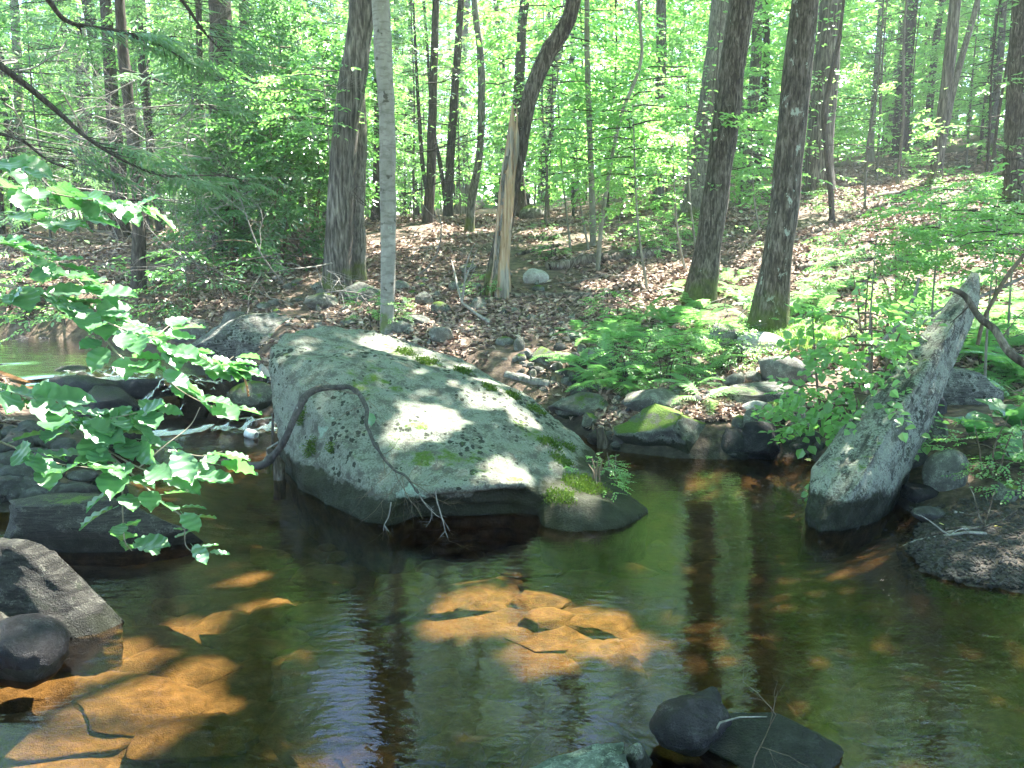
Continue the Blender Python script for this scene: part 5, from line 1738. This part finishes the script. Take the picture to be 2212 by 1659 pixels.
b.add(st, [(k * 6 + j, k * 6 + j + 1, k * 6 + 7 + j, k * 6 + 6 + j) for k in range(n - 11) for j in range(5) if rr.uniform() > 0.10])
ob('bark_strip', b.mesh('bark_strip', M['oak_pale']), root)

# the hooked branch resting on the boulder
HB = [(530, 1008, 5.85), (572, 1002, 5.75), (605, 970, 5.68), (625, 925, 5.62), (652, 868, 5.62), (680, 842, 5.66), (735, 836, 5.68), (768, 845, 5.66), (790, 880, 5.6), (796, 925, 5.45), (815, 965, 5.3), (850, 1010, 5.1), (880, 1035, 5.0), (905, 1068, 4.93)]
pts = np.array([P(*q) for q in HB])
o0 = pts[0].copy()
root = thing('hooked_branch', 'grey bare branch hooked over the front of the boulder with fine twigs hanging down', 'branch', o0)
b = MB()
p = spline(pts - o0, 60)
px = np.interp(np.linspace(0, 1, 60), np.linspace(0, 1, 14), [20, 19, 18, 17, 17, 15, 13, 11, 9, 8, 7, 6, 5, 4])
px = px * (1 + 0.13 * vnoise(np.stack([np.arange(60) * .37, np.zeros(60), np.zeros(60)], 1), 1.0, 5)) + 4.0 * (np.arange(60) % 13 == 6)
b.tube(p + 0.008 * np.stack([vnoise(np.stack([np.arange(60) * .3, np.full(60, k_ * 9.0), np.zeros(60)], 1), 1.0, 6) for k_ in range(3)], 1), px * 0.5 / FPX * 5.6, 9)
b.v[0] += 0.004 * fbm(b.v[0], 14, 3, 2)[:, None]
M['hook'] = bark_mat('grey_branch_bark', (0.03, 0.028, 0.025), (0.062, 0.058, 0.052), (0.12, 0.114, 0.105), 30, 0.6, 0.2, 0, bump=0.003)
ob('stem', b.mesh('stem', M['hook']), root)
rt = np.random.default_rng(31)
for k in range(13):
    i_ = int(np.clip(rt.normal(47, 8), 30, 59))
    b = MB()
    d = np.array([rt.normal(0.1, .8), -0.35 + rt.normal(0, .25), rt.normal(-0.35, .5)])
    twig_tree(b, p[i_], d / np.linalg.norm(d), rt.uniform(0.16, 0.42), 0.0026, rt, 2, -0.05, 3)
    ob('twig', b.mesh('twig', M['twig']), root)
for (u, v_, y, d, ln) in ((905, 1068, 4.92, (0.3, -.1, -1), .22), (940, 1060, 4.9, (.15, -.2, -1), .32), (845, 1085, 4.95, (0.2, -.1, -.8), .25)):
    b = MB()
    twig_tree(b, P(u, v_, y) - o0, np.array(d) / np.linalg.norm(d), ln, 0.0045, rt, 2, -0.03, 3)
    ob('twig', b.mesh('twig', M['dead']), root)

# pale can in the shallow water
b = MB()
prof = [(0.0, 0.032), (0.006, 0.043), (0.09, 0.045), (0.115, 0.036), (0.12, 0.027), (0.112, 0.024), (0.06, 0.024)]
n = 20
th = np.linspace(0, 2 * math.pi, n, endpoint=False)
vv = np.array([(z_, r_ * math.cos(a), r_ * math.sin(a)) for z_, r_ in prof for a in th])
b.add(vv, [(k * n + j, k * n + (j + 1) % n, (k + 1) * n + (j + 1) % n, (k + 1) * n + j) for k in range(len(prof) - 1) for j in range(n)])
b.add(np.concatenate([vv[:n], [(0, 0, 0)]]), [(j, (j + 1) % n, n) for j in range(n)])
tag(ob('can', b.mesh('can', M['can']), None, W(540, 935, 0.035) + np.array([-0.03, 0, 0.0]), (0.2, 0.12, -0.5)), 'small pale hollow can lying in the shallows left of the boulder', 'can')

# ------------------------------------------------------------------ ferns
def frond_mesh(seed):
    rng = np.random.default_rng(seed)
    b_ = MB()
    s = np.linspace(0, 1, 26)
    spine = np.stack([s * 0.86, 0.03 * np.sin(s * 3 + seed), 0.62 * s - 0.62 * s ** 2.1], 1)
    b_.tube(spine[::5], np.linspace(0.006, 0.0015, 6), 4, tint=0.2, cap=False)
    q = []
    for k in range(4, 26):
        t = s[k]
        ln = 0.20 * math.sin(min(1, (t - 0.06) * 1.9) * math.pi * 0.55 + 0.05) * (1.18 - t) * 1.5 + 0.008
        for side in (1, -1):
            a = math.radians(68 - 25 * t + rng.normal(0, 4))
            d = np.array([math.cos(a), side * math.sin(a), -0.22 + rng.normal(0, 0.08)])
            w = np.array([0.019, 0, 0.006])
            for (f0, f1) in ((0.0, 0.55), (0.5, 1.0)):
                p0, p1 = spine[k] + d * ln * f0, spine[k] + d * ln * f1
                wa, wb = 1.0 - 0.55 * f0, 0.75 - 0.7 * f1 + 0.2
                q.append((p0 - w * wa, p1 - w * wb * 0.5, p1 + w * wb * 0.6, p0 + w * wa))
    q = np.array(q)
    b_.add(q.reshape(-1, 3), np.arange(len(q) * 4).reshape(-1, 4), 0, np.clip(rng.normal(.5, .2, len(q)), 0, 1), False)
    return b_.mesh('frond', M['fern'])


FROND = [frond_mesh(k) for k in range(4)]
rfn = np.random.default_rng(91)


def fern(p, size, label, group, n=None):
    root = thing('fern', label, 'fern', p, group, rfn.uniform(0, 6.28), size)
    n = n or rfn.integers(6, 9)
    for k_ in range(n):
        ob('frond', FROND[rfn.integers(4)], root, (0, 0, 0.0), (0, rfn.normal(-0.15, 0.22), k_ * 6.283 / n + rfn.normal(0, .25)), rfn.uniform(.75, 1.1))


FR = (((1230, 1560), (690, 850), 26, 0.55, 'fern on the shaded bank edge above the low mossy boulder', 'ferns on the bank edge above the low mossy boulder'),
      ((1440, 1800), (585, 760), 30, 0.5, 'sunlit fern around the feet of the two big streamside maples', 'sunlit ferns around the streamside maples'),
      ((1760, 2110), (560, 720), 20, 0.5, 'fern on the sunny slope behind the leaning slab', 'ferns on the slope behind the leaning slab'),
      ((2090, 2260), (640, 880), 20, 0.62, 'tall shaded fern at the right edge beyond the leaning slab', 'tall ferns at the right edge'))
for (u0, u1), (v0, v1), n, sz, lab, grp in FR:
    k = 0
    while k < n:
        u, v_ = rfn.uniform(u0, u1), rfn.uniform(v0, v1)
        if u0 == 1230 and (v_ - 690) / 160 < (1500 - u) / 600 * 0.6 - 0.1:
            continue
        fern(G(u, v_) - np.array([0, 0, .03]), sz * rfn.uniform(.75, 1.25), lab, grp)
        k += 1
fern(G(1838, 560), 0.6, 'upright fern standing alone behind the first streamside maple', None, 5)
fern(G(1520, 868), 0.55, 'fern drooping over the shore stones above the low mossy boulder', None, 7)

# ------------------------------------------------------------------ shrubs and leafy sprays
def shrub(label, p, F, key, mats, sc, name='shrub', cat='shrub', stems=4, h=1.0, group=None, lift=0.0, seed=0, spread=0.3):
    rng = np.random.default_rng(seed + 7)
    root = thing(name, label, cat, p, group, rng.uniform(0, 6.28) if group else 0.0)
    for k_ in range(stems):
        a = k_ * 6.283 / stems + rng.normal(0, .4)
        b_ = MB()
        tip = np.array([math.cos(a) * spread * h, math.sin(a) * spread * h, h * rng.uniform(.8, 1.1)])
        b_.tube(spline([(0.05 * math.cos(a), 0.05 * math.sin(a), -0.1), tip * 0.45 + rng.normal(0, .06 * h, 3), tip], 8), np.linspace(0.016, 0.005, 8) * max(.6, h ** .6), 5)
        ob('stem', b_.mesh('stem', mats[1]), root)
    place_crown('foliage', F, key, mats, root, (0, 0, lift), rng.uniform(0, 6.28), sc)
    return root


rs = np.random.default_rng(66)
LAUREL = [crown(rs, 1.05, 2.7, 36, 17, SPRAYS_OVAL, 1.3, lambda t: math.sqrt(max(0.15, 1 - (1.7 * t - 0.75) ** 2)), 0.3, 0.45, 0.4, 0.35) for _ in range(2)]
DK = [M['leaf_dark'], M['twig']]
g = G(600, 585)
shrub('tall dark laurel bush with glossy leaves between the hemlock and the oak', g, LAUREL[0], 'laurel0', DK, 1.0, 'laurel_bush', h=2.4, lift=0.35, seed=1)
shrub('dark laurel bush half in front of the thick shadowed hemlock', G(500, 580), LAUREL[1], 'laurel1', DK, 0.85, 'laurel_bush', h=2.0, lift=0.2, seed=2)
shrub('laurel bush reaching high beside the oak trunk', G(650, 560) + np.array([0, 0.6, 0]), LAUREL[1], 'laurel1', DK, 1.1, 'laurel_bush', h=2.8, lift=1.2, seed=3)
shrub('low dark leafy shrub at the foot of the laurels', G(470, 640), LOW[0], 'lowd', DK, 0.8, 'low_shrub', h=.7, lift=0.05, seed=4)
shrub('low leafy shrub on the bank below the streamside hemlock', G(400, 680), LOW[1], 'lowd1', DK, 0.7, 'low_shrub', h=.6, lift=0.0, seed=5)
shrub('low leafy growth on the far side of the upper stream', G(150, 700), LOW[2], 'lowp', PL, 0.9, 'low_shrub', h=.6, lift=0.0, seed=6)
shrub('yellowish leafy growth by the riffle of the upper stream', G(60, 690), LOW[0], 'lowp0', PL, 0.8, 'low_shrub', h=.6, lift=0.0, seed=7)

LAYER = [crown(rs, 1.5, 1.4, 16, 15, SPRAYS, 0.95, lambda t: 1.0 - 0.3 * abs(t - .5), 0.12, 0.5, 0.10, 0.15) for _ in range(3)]
for k, (u, v_, y, s, lab) in enumerate(((1365, 310, 11.3, 0.8, 'layered pale green sapling foliage right of the snag'), (1450, 375, 12.2, 0.75, 'layered sapling foliage beside the first streamside maple'),
                                          (1240, 300, 14, 0.9, 'sapling foliage behind the slender leaning trunk'), (1480, 250, 13.5, 1.0, 'high layered sapling foliage against the first streamside maple'), (1620, 330, 15, 1.0, 'sapling foliage seen between the two streamside maples'),
                                          (700, 230, 12.5, 0.8, 'sapling foliage left of the oak'), (1200, 120, 14, 1.0, 'leafy spray crossing the curved tree'))):
    g = P(u, v_, y)
    z0 = float(H(g[:1], g[1:2])[0])
    root = thing('leafy_sapling', lab, 'tree', (g[0], y, z0))
    b = MB()
    b.tube(spline([(0.3, 0.1, -.1), (0.1, 0, (g[2] - z0) * .5), (0, 0, g[2] - z0 + .5)], 10), np.linspace(.022, .008, 10), 6)
    ob('trunk', b.mesh('trunk', M['sapling_bark']), root)
    place_crown('crown', LAYER[k % 3], 'layer%d' % (k % 3), PL, root, (0, 0, g[2] - z0 - 0.6 * s), k * 1.3, s)
for k, (u, v_, y, s, lab) in enumerate(((2030, 480, 7.6, 0.42, 'leafy sapling spray arching above the leaning slab'), (2150, 530, 7.2, 0.45, 'leafy sapling spray at the right edge above the leaning slab tip'), (1890, 560, 7.4, 0.34, 'leafy sapling spray left of the leaning slab tip'), (2200, 450, 8.5, 0.55, 'broad leafy spray in front of the right edge trunk'))):
    g = P(u, v_, y)
    z0 = float(H(g[:1], g[1:2])[0])
    root = thing('leafy_sapling', lab, 'tree', (g[0], y, z0))
    b = MB()
    b.tube(spline([(0.1, 0.1, -.1), (0.0, 0, (g[2] - z0) * .5), (0, 0, g[2] - z0 + .2)], 10), np.linspace(.014, .005, 10), 6)
    ob('trunk', b.mesh('trunk', M['sapling_bark']), root)
    place_crown('crown', LAYER[k % 3], 'layer%d' % (k % 3), PL, root, (0, 0, g[2] - z0 - 0.5 * s), k * 1.7, s)
ROUND = [crown(rs, 0.45, 1.0, 24, 7, SPRAYS_ROUND, 0.72, lambda t: 1.0 - 0.45 * t, 0.3, 0.45, 0.4, 0.3) for _ in range(2)]
RL = [M['leaf_pale'], M['twig']]
shrub('round leaved green shrub overhanging the cobbles left of the leaning slab', P(1835, 930, 5.95) * np.array([1, 1, 0]) + np.array([0, 0, .12]), ROUND[0], 'round0', RL, 1.05, h=1.1, lift=0.15, seed=21, stems=3)
shrub('round leaved green shrub behind the middle of the leaning slab', G(1880, 790), ROUND[1], 'round1', RL, 0.75, h=1.0, lift=0.1, seed=22, stems=3)
shrub('round leaved shrub on the slope above the leaning slab edge', G(1925, 725), ROUND[0], 'round0', RL, 0.8, h=1.0, lift=0.2, seed=23, stems=3)
shrub('leafy low plants on the mud right of the leaning slab', G(2135, 1030), LOW[1], 'lowr', RL, 0.30, 'low_plant', 'plant', 3, .4, lift=0, seed=24)
shrub('leafy low plants at the right edge above the gravel bar', G(2205, 1060), LOW[2], 'lowr2', RL, 0.30, 'low_plant', 'plant', 3, .4, lift=0, seed=25)
c, _ = on_boulder(1285, 1030)
shrub('small bright green herb growing on the mossy right end of the boulder', c, LOW[0], 'herb', RL, 0.22, 'herb', 'plant', 4, .16, lift=-0.08, seed=26)
c, _ = on_boulder(1330, 1010)
shrub('thin sprig of herb at the very end of the boulder', c, LOW[1], 'herb1', RL, 0.14, 'herb', 'plant', 3, .14, lift=-0.05, seed=27)
shrub('yellow green seedling in front of the whitish trunk foot', G(808, 712), LOW[1], 'seed0', PL, 0.30, 'seedling', 'plant', 2, .3, lift=0.12, seed=28)
shrub('yellow green seedling just right of the whitish trunk foot', G(850, 712), LOW[2], 'seed1', PL, 0.24, 'seedling', 'plant', 2, .26, lift=0.1, seed=29)
shrub('small green sprout at the base of the snag', G(1045, 640), LOW[0], 'seed2', PL, 0.26, 'seedling', 'plant', 2, .2, lift=0.0, seed=30)
for k, (u, v_) in enumerate(((1390, 780), (1440, 830), (1350, 830), (1330, 700), (1560, 800), (1480, 800), (1600, 785))):
    shrub('low green ground plant among the bank ferns', G(u, v_), LOW[k % 3], 'gp%d' % (k % 3), PL, 0.34, 'ground_plant', 'plant', 3, .25, 'low green plants among the bank ferns', 0, 40 + k)
for k in range(26):
    u, v_ = rs.uniform(1150, 2180), rs.uniform(400, 560)
    shrub('little green seedling on the forest floor', G(u, v_), LOW[k % 3], 'gp%d' % (k % 3), PL, rs.uniform(.25, .5), 'seedling', 'plant', 2, .25, 'green seedlings on the forest floor', 0, 60 + k)

# hemlock boughs hanging in from the upper left
def hem_bough(label, uvy, n_spray, sc=0.8, spread=0.35, seed=0, r=0.02, start=0.25):
    rng = np.random.default_rng(seed)
    pts = np.array([P(*q) for q in uvy])
    o0 = pts[0].copy()
    p = spline(pts - o0, 30)
    root = thing('hemlock_bough', label, 'branch', o0)
    b_ = MB()
    b_.tube(p, np.linspace(r, 0.004, 30), 6)
    ob('stem', b_.mesh('stem', M['hemlock_bark']), root)
    F_ = Foliage()
    for k_ in range(int(n_spray * 0.62)):
        q_ = start + (1 - start) * rng.uniform()
        i_ = min(28, int(q_ * 29))
        d = p[i_ + 1] - p[i_]
        yaw = math.atan2(d[1], d[0])
        side = rng.choice([-1, 1])
        a = yaw + side * rng.uniform(.3, 1.2)
        off = rng.uniform(0, spread * 1.5) * (1.1 - q_ * .6)
        tip = p[i_] + off * np.array([math.cos(a), math.sin(a), -.15])
        if off > 0.1:
            F_.tube([p[i_], tip], [.005, .003], 4)
        tm = NEEDLES[rng.integers(5)]
        F_.spray(tm, tip, a - side * .2, rng.normal(.12, .12), rng.normal(0, .2), sc * rng.uniform(.7, 1.2), tints(rng, len(tm), .5))
    F_.freeze()
    place_crown('needles', F_, 'bough%d' % seed, NL, root, (0, 0, 0), 0, 1)


hem_bough('long hemlock bough drooping from the left edge down to the laurel', [(-40, 110, 6.6), (61, 188, 6.8), (130, 246, 7.0), (178, 290, 7.1), (239, 331, 7.2), (300, 362, 7.3), (359, 379, 7.4), (520, 378, 7.6)], 46, .72, .42, 1, .028, .45)
hem_bough('hemlock bough across the top left corner', [(60, -60, 7.2), (105, 0, 7.4), (150, 48, 7.6), (250, 66, 7.9), (330, 90, 8.1), (400, 130, 8.3)], 50, .75, .5, 2, .03, .3)
hem_bough('hemlock bough hanging from the top edge left of the laurel', [(330, -80, 8.6), (400, 10, 8.8), (450, 80, 9), (520, 150, 9.2)], 40, .8, .6, 3, .025, .2)
hem_bough('hemlock bough spreading over the dark trunk at left', [(265, 150, 9.4), (330, 170, 9.2), (400, 200, 9), (470, 240, 8.9)], 36, .75, .5, 4, .02, .15)
hem_bough('low hemlock bough beside the streamside hemlock', [(300, 430, 9.6), (220, 440, 9.3), (130, 450, 9.1), (60, 470, 9)], 30, .75, .5, 5, .02, .15)
hem_bough('hemlock bough at the left edge above the leafy branch', [(-60, 280, 7.6), (40, 300, 7.8), (110, 350, 8), (200, 380, 8.2)], 26, .7, .45, 6, .022, .3)

# ------------------------------------------------------------------ the leafy hazel branch hanging in at the left
def hazel_leaf(seed):
    rng = np.random.default_rng(seed)
    n = 17
    t = np.linspace(0, 1, n)
    w = 0.38 * np.sin(np.pi * np.clip(t, 0, 1) ** 0.78) ** 0.75
    w[0] = 0.03
    w[-1] = 0.015
    wav = 0.020 * np.sin(np.arange(n) * 1.9 + seed) + 0.008 * np.sin(np.arange(n) * 3.1)
    droop = -rng.uniform(0.05, 0.30) * t ** 2
    mid = np.stack([t, 0.02 * np.sin(t * 4), droop], 1)
    Lh = np.stack([t + 0.05 * (w > .2), w + wav, droop + 0.09 + 0.035 * np.sin(np.arange(n) * 1.57 + seed)], 1)
    Rh = np.stack([t + 0.05 * (w > .2), -(w - wav), droop + 0.07 + 0.035 * np.sin(np.arange(n) * 1.57 + seed + 1)], 1)
    Lm = (mid + Lh) / 2 + np.array([0, 0, -0.012])
    Rm = (mid + Rh) / 2 + np.array([0, 0, -0.012])
    Lm[:, 0] += 0.03
    Rm[:, 0] += 0.03
    b_ = MB()
    v_ = np.concatenate([Lh, Lm, mid, Rm, Rh])
    q_ = [(a * n + k_, a * n + k_ + 1, (a + 1) * n + k_ + 1, (a + 1) * n + k_) for a in range(4) for k_ in range(n - 1)]
    b_.add(v_, [x[::-1] for x in q_], 0, np.clip(rng.uniform(.1, .9) + rng.normal(0, .06, len(q_)), 0, 1), True)
    b_.tube([(-.18, 0, .02), (0, 0, 0)], [.012, .012], 4, 0, .9, cap=False)
    return b_.mesh('leaf', M['hazel'])


HZ = [hazel_leaf(k) for k in range(7)]
rh = np.random.default_rng(17)


def hazel(label, stems, group=None, droop=0.16):
    """stems: list of (polyline in picture coordinates with depth, leaves, leaf length)"""
    p0 = P(*stems[0][0][0])
    root = thing('hazel_branch', label, 'branch', p0, group)
    for poly, nleaf, ll, r0 in stems:
        pts = spline(np.array([P(*q) for q in poly]) - p0, 24)
        b_ = MB()
        b_.tube(pts, np.linspace(r0, .0012, 24), 6)
        ob('stem', b_.mesh('stem', M['hazel_twig']), root)
        nleaf = int(nleaf * (1.5 if droop > .12 else 1.25))
        for k_ in range(nleaf):
            q_ = 0.12 + 0.88 * (k_ + rh.uniform(.1, .9)) / nleaf
            i_ = min(22, int(q_ * 23))
            d = pts[i_ + 1] - pts[i_]
            yaw = math.atan2(d[1], d[0]) + (1 if k_ % 2 else -1) * rh.uniform(.45, 1.25)
            if k_ == nleaf - 1:
                yaw = math.atan2(d[1], d[0])
            o_ = ob('leaf', HZ[rh.integers(7)], root)
            side = np.array([math.cos(yaw), math.sin(yaw), -0.06]) * 0.03
            R_ = Matrix.Rotation(yaw, 3, 'Z') @ Matrix.Rotation(rh.normal(droop, .26), 3, 'Y') @ Matrix.Rotation(rh.normal(0, .30), 3, 'X')
            o_.matrix_basis = Matrix.LocRotScale(Vector(pts[i_] + side), R_, Vector((ll * rh.uniform(.5, 1.0),) * 3))


hazel('leafy hazel branch reaching highest, just below the far left trunks', [
    ([(-60, 400, 2.9), (60, 410, 2.85), (150, 425, 2.85), (240, 440, 2.9), (310, 452, 2.9)], 17, .125, .005),
    ([(-60, 350, 2.7), (0, 345, 2.6), (50, 375, 2.55)], 5, .15, .004),
    ([(-80, 500, 2.8), (0, 520, 2.7), (80, 560, 2.7), (160, 600, 2.7), (200, 640, 2.7)], 16, .13, .005),
    ([(-80, 450, 3.0), (40, 470, 3.0), (120, 480, 3.0), (190, 470, 3.0)], 9, .12, .004)])
hazel('leafy hazel branch in the middle, its tip reaching toward the big boulder', [
    ([(-60, 600, 2.8), (100, 640, 2.75), (220, 690, 2.75), (330, 740, 2.8), (430, 790, 2.85), (525, 805, 2.9)], 30, .125, .006),
    ([(150, 660, 2.75), (240, 700, 2.65), (320, 730, 2.6), (370, 700, 2.7)], 8, .115, .004),
    ([(200, 690, 2.75), (260, 770, 2.65), (330, 800, 2.65), (400, 850, 2.7), (480, 890, 2.75)], 15, .12, .004),
    ([(330, 740, 2.8), (420, 765, 2.8), (470, 790, 2.85), (505, 770, 2.9)], 8, .11, .003)])
hazel(droop=.10, label='sunlit hazel branch hanging lowest over the water with bleached looking leaves', stems=[
    ([(-80, 780, 2.7), (60, 860, 2.62), (180, 905, 2.6), (260, 900, 2.6), (330, 880, 2.62)], 22, .125, .005),
    ([(100, 870, 2.62), (200, 950, 2.55), (300, 1010, 2.52), (380, 1030, 2.55), (470, 1000, 2.6)], 15, .12, .004),
    ([(200, 950, 2.55), (280, 1020, 2.52), (350, 1085, 2.5), (395, 1120, 2.5), (402, 1180, 2.5), (440, 1200, 2.52)], 11, .11, .004),
    ([(240, 985, 2.54), (262, 1040, 2.5), (265, 1110, 2.48), (270, 1170, 2.48), (285, 1190, 2.5)], 9, .125, .0035),
    ([(-60, 930, 2.5), (40, 970, 2.45), (120, 1000, 2.42), (190, 1010, 2.4)], 9, .16, .004),
    ([(180, 905, 2.6), (240, 940, 2.6), (320, 960, 2.58), (430, 985, 2.55), (480, 975, 2.55)], 9, .115, .003),
    ([(300, 1010, 2.52), (360, 960, 2.55), (410, 920, 2.6), (432, 880, 2.6)], 1, .05, .0025),
    ([(-60, 840, 2.55), (30, 850, 2.5), (110, 880, 2.5), (170, 930, 2.5)], 9, .14, .004)])
o_ = ob('brown_leaf', HZ[2], None)
o_.matrix_basis = Matrix.LocRotScale(Vector(P(525, 815, 2.9)), Matrix.Rotation(0.4, 3, 'Z') @ Matrix.Rotation(1.3, 3, 'Y'), Vector((.07,) * 3))
me = HZ[2].copy()
me.materials.clear()
me.materials.append(M['brown_leaf'])
o_.data = me
tag(o_, 'shrivelled reddish brown leaf dangling from the hazel tip beside the boulder', 'leaf')
# green leaf on the boulder twig
o_ = ob('green_leaf', HZ[4], None)
c, nn = on_boulder(803, 890)
o_.matrix_basis = Matrix.LocRotScale(Vector(c + nn * .05), Matrix.Rotation(-1.2, 3, 'Z') @ Matrix.Rotation(0.9, 3, 'Y'), Vector((.09,) * 3))
tag(o_, 'single green leaf hanging at the bend of the hooked branch', 'leaf')

# ------------------------------------------------------------------ right foreground: branches, cabbage, grass, yellow leaves
def plain_branch(label, uvy, w0, w1, mat='twig', extra=()):
    pts = np.array([P(*q) for q in uvy])
    o0 = pts[0].copy()
    root = thing('branch', label, 'branch', o0)
    p = spline(pts - o0, 26)
    d = np.linalg.norm(o0)
    b_ = MB()
    b_.tube(p, np.linspace(w0, w1, 26) * .5 / FPX * d, 7)
    b_.v[0] += .003 * fbm(b_.v[0], 12, 3, 2)[:, None]
    ob('stem', b_.mesh('stem', M[mat]), root)
    rr_ = np.random.default_rng(int(uvy[0][0]))
    for (q_, dv, ln) in extra:
        b_ = MB()
        twig_tree(b_, p[int(q_ * 25)], np.array(dv) / np.linalg.norm(dv), ln, .006, rr_, 1, 0, 2)
        ob('twig', b_.mesh('twig', M[mat]), root)


plain_branch('dark crooked branch crossing in front of the leaning slab tip to the right edge', [(2050, 622, 5.75), (2085, 640, 5.7), (2115, 685, 5.6), (2150, 715, 5.5), (2185, 765, 5.4), (2240, 800, 5.3)], 9, 17, 'log', ((.3, (-.3, 0, -.6), .18), (.7, (.2, 0, .6), .2)))
plain_branch('thin brown branch rising to the right edge beyond the leaning slab', [(2112, 745, 6.4), (2125, 690, 6.4), (2150, 640, 6.4), (2180, 590, 6.4), (2230, 530, 6.4)], 7, 8, 'twig', ((.5, (.1, 0, 1), .3),))
plain_branch('grey dead stem slanting up behind the round leaved shrubs', [(1862, 790, 6.9), (1905, 740, 6.9), (1950, 690, 6.9), (1975, 640, 6.9), (1985, 600, 6.9)], 11, 6, 'dead', ((.4, (.5, 0, .5), .35),))
plain_branch('pale thin dead branch arching above the leaning slab', [(1990, 700, 7.4), (2030, 670, 7.4), (2120, 640, 7.5), (2230, 590, 7.5)], 5, 7, 'dead')


def cabbage_leaf(seed):
    rng = np.random.default_rng(seed)
    n = 10
    t = np.linspace(0, 1, n)
    w = 0.36 * np.sin(np.pi * t ** .8) ** .65
    w[0] = .05
    w[-1] = .01
    z = 0.35 * t - 0.45 * t ** 2
    rows_ = []
    for a in (-1, -.5, 0, .5, 1):
        rows_.append(np.stack([t, a * w, z + .16 * a * a * (.6 + .4 * np.sin(t * 18 + seed)) * w / .36], 1))
    v_ = np.concatenate(rows_)
    b_ = MB()
    b_.add(v_, [(a * n + k_, a * n + k_ + 1, (a + 1) * n + k_ + 1, (a + 1) * n + k_) for a in range(4) for k_ in range(n - 1)], 0, rng.uniform(.2, .8), True)
    return b_.mesh('leaf', M['cabbage'])


CB = [cabbage_leaf(k) for k in range(3)]
for k, (u, v_, s, lab) in enumerate(((2115, 960, .34, 'broad leaved skunk cabbage right of the leaning slab'), (2195, 930, .36, 'broad leaved skunk cabbage under the ferns at the right edge'), (2205, 1010, .3, 'broad leaved skunk cabbage above the gravel bar at the right edge'))):
    root = thing('skunk_cabbage', lab, 'plant', G(u, v_))
    for j in range(5):
        ob('leaf', CB[j % 3], root, (0, 0, .02), (rh.normal(0, .15), rh.uniform(-.9, -.25), j * 1.26 + k), s * rh.uniform(.75, 1.1))
b = MB()
q = []
n = 0
while n < 2600:
    if n % 6:
        u, v_ = rh.uniform(2020, 2260), rh.uniform(930, 1085)
    else:
        u, v_ = rh.normal(1690, 70), rh.normal(735, 12)
    p = P(u, v_, 1)
    p = G(u, v_) if n % 12 == 0 or n % 6 == 0 else q[-1][0] + np.array([rh.normal(0, .05), rh.normal(0, .05), 0])
    p = np.array([p[0], p[1], float(H(p[:1], p[1:2])[0])])
    a = rh.uniform(0, 6.28)
    h = rh.uniform(.08, .22)
    d = np.array([math.cos(a), math.sin(a), 0])
    w_ = np.array([-d[1], d[0], 0]) * .003
    q.append((p, p, 0))
    top_ = p + d * h * .6 + np.array([0, 0, h * .8])
    mid_ = p + d * h * .2 + np.array([0, 0, h * .6])
    b.add([p - w_, p + w_, mid_ + w_ * .8, mid_ - w_ * .8, top_], [(0, 1, 2, 3)], 0, rh.uniform(0, 1), False)
    b.add([mid_ - w_ * .8, mid_ + w_ * .8, top_], [(0, 1, 2)], 0, rh.uniform(0, 1), False)
    n += 1
kind(ob('grass', b.mesh('grass', M['grass'])), 'stuff')


def maple_leaf():
    ang = np.radians([0, 25, 45, 75, 100, 130, 165, 195, 230, 260, 285, 315, 335])
    rad = [1.0, .5, .85, .45, .8, .4, .35, .35, .4, .8, .45, .85, .5]
    v_ = [(r_ * math.cos(a), r_ * math.sin(a), .05 * math.sin(3 * a)) for a, r_ in zip(ang, rad)] + [(-.1, 0, .06)]
    b_ = MB()
    n_ = len(ang)
    b_.add(v_, [(k_, (k_ + 1) % n_, n_) for k_ in range(n_)], 0, .6, False)
    b_.tube([(-.35, 0, 0), (-.9, .1, .02)], [.02, .015], 4, cap=False)
    return b_.mesh('fallen_leaf', M['yellow_leaf'])


YM = maple_leaf()
for u, v_, s, lab in ((2150, 1140, .052, 'larger pale yellow maple leaf lying on the gravel bar'), (2035, 1136, .032, 'small pale yellow leaf beside the sticks on the gravel bar'), (1690, 868, .04, 'yellow leaf lying on the shore stones above the mossy boulder'), (1745, 995, .04, 'pale yellow leaf afloat at the foot of the leaning slab')):
    p = G(u, v_) if v_ > 1000 else W(u, v_, .17 if v_ < 900 else 0.008)
    tag(ob('fallen_leaf', YM, None, p + np.array([0, 0, .012]), (.1, .15, u % 6), s), lab, 'leaf')

# ------------------------------------------------------------------ air
m, t, N = nm('forest_air')
pv = N('ShaderNodeVolumePrincipled')
pv.inputs['Color'].default_value = (0.93, 0.97, 1.0, 1)
pv.inputs['Density'].default_value = 0.0016
pv.inputs['Anisotropy'].default_value = 0.2
o = N('ShaderNodeOutputMaterial')
t.links.new(pv.outputs[0], o.inputs['Volume'])
b = MB()
x0, x1, y0, y1, z0, z1 = -126, 126, -46, 156, -9, 29
b.add([(x0, y0, z0), (x1, y0, z0), (x1, y1, z0), (x0, y1, z0), (x0, y0, z1), (x1, y0, z1), (x1, y1, z1), (x0, y1, z1)], [(0, 3, 2, 1), (4, 5, 6, 7), (0, 1, 5, 4), (1, 2, 6, 5), (2, 3, 7, 6), (3, 0, 4, 7)], 0, None, False)
kind(ob('haze', b.mesh('haze', m)), 'stuff')
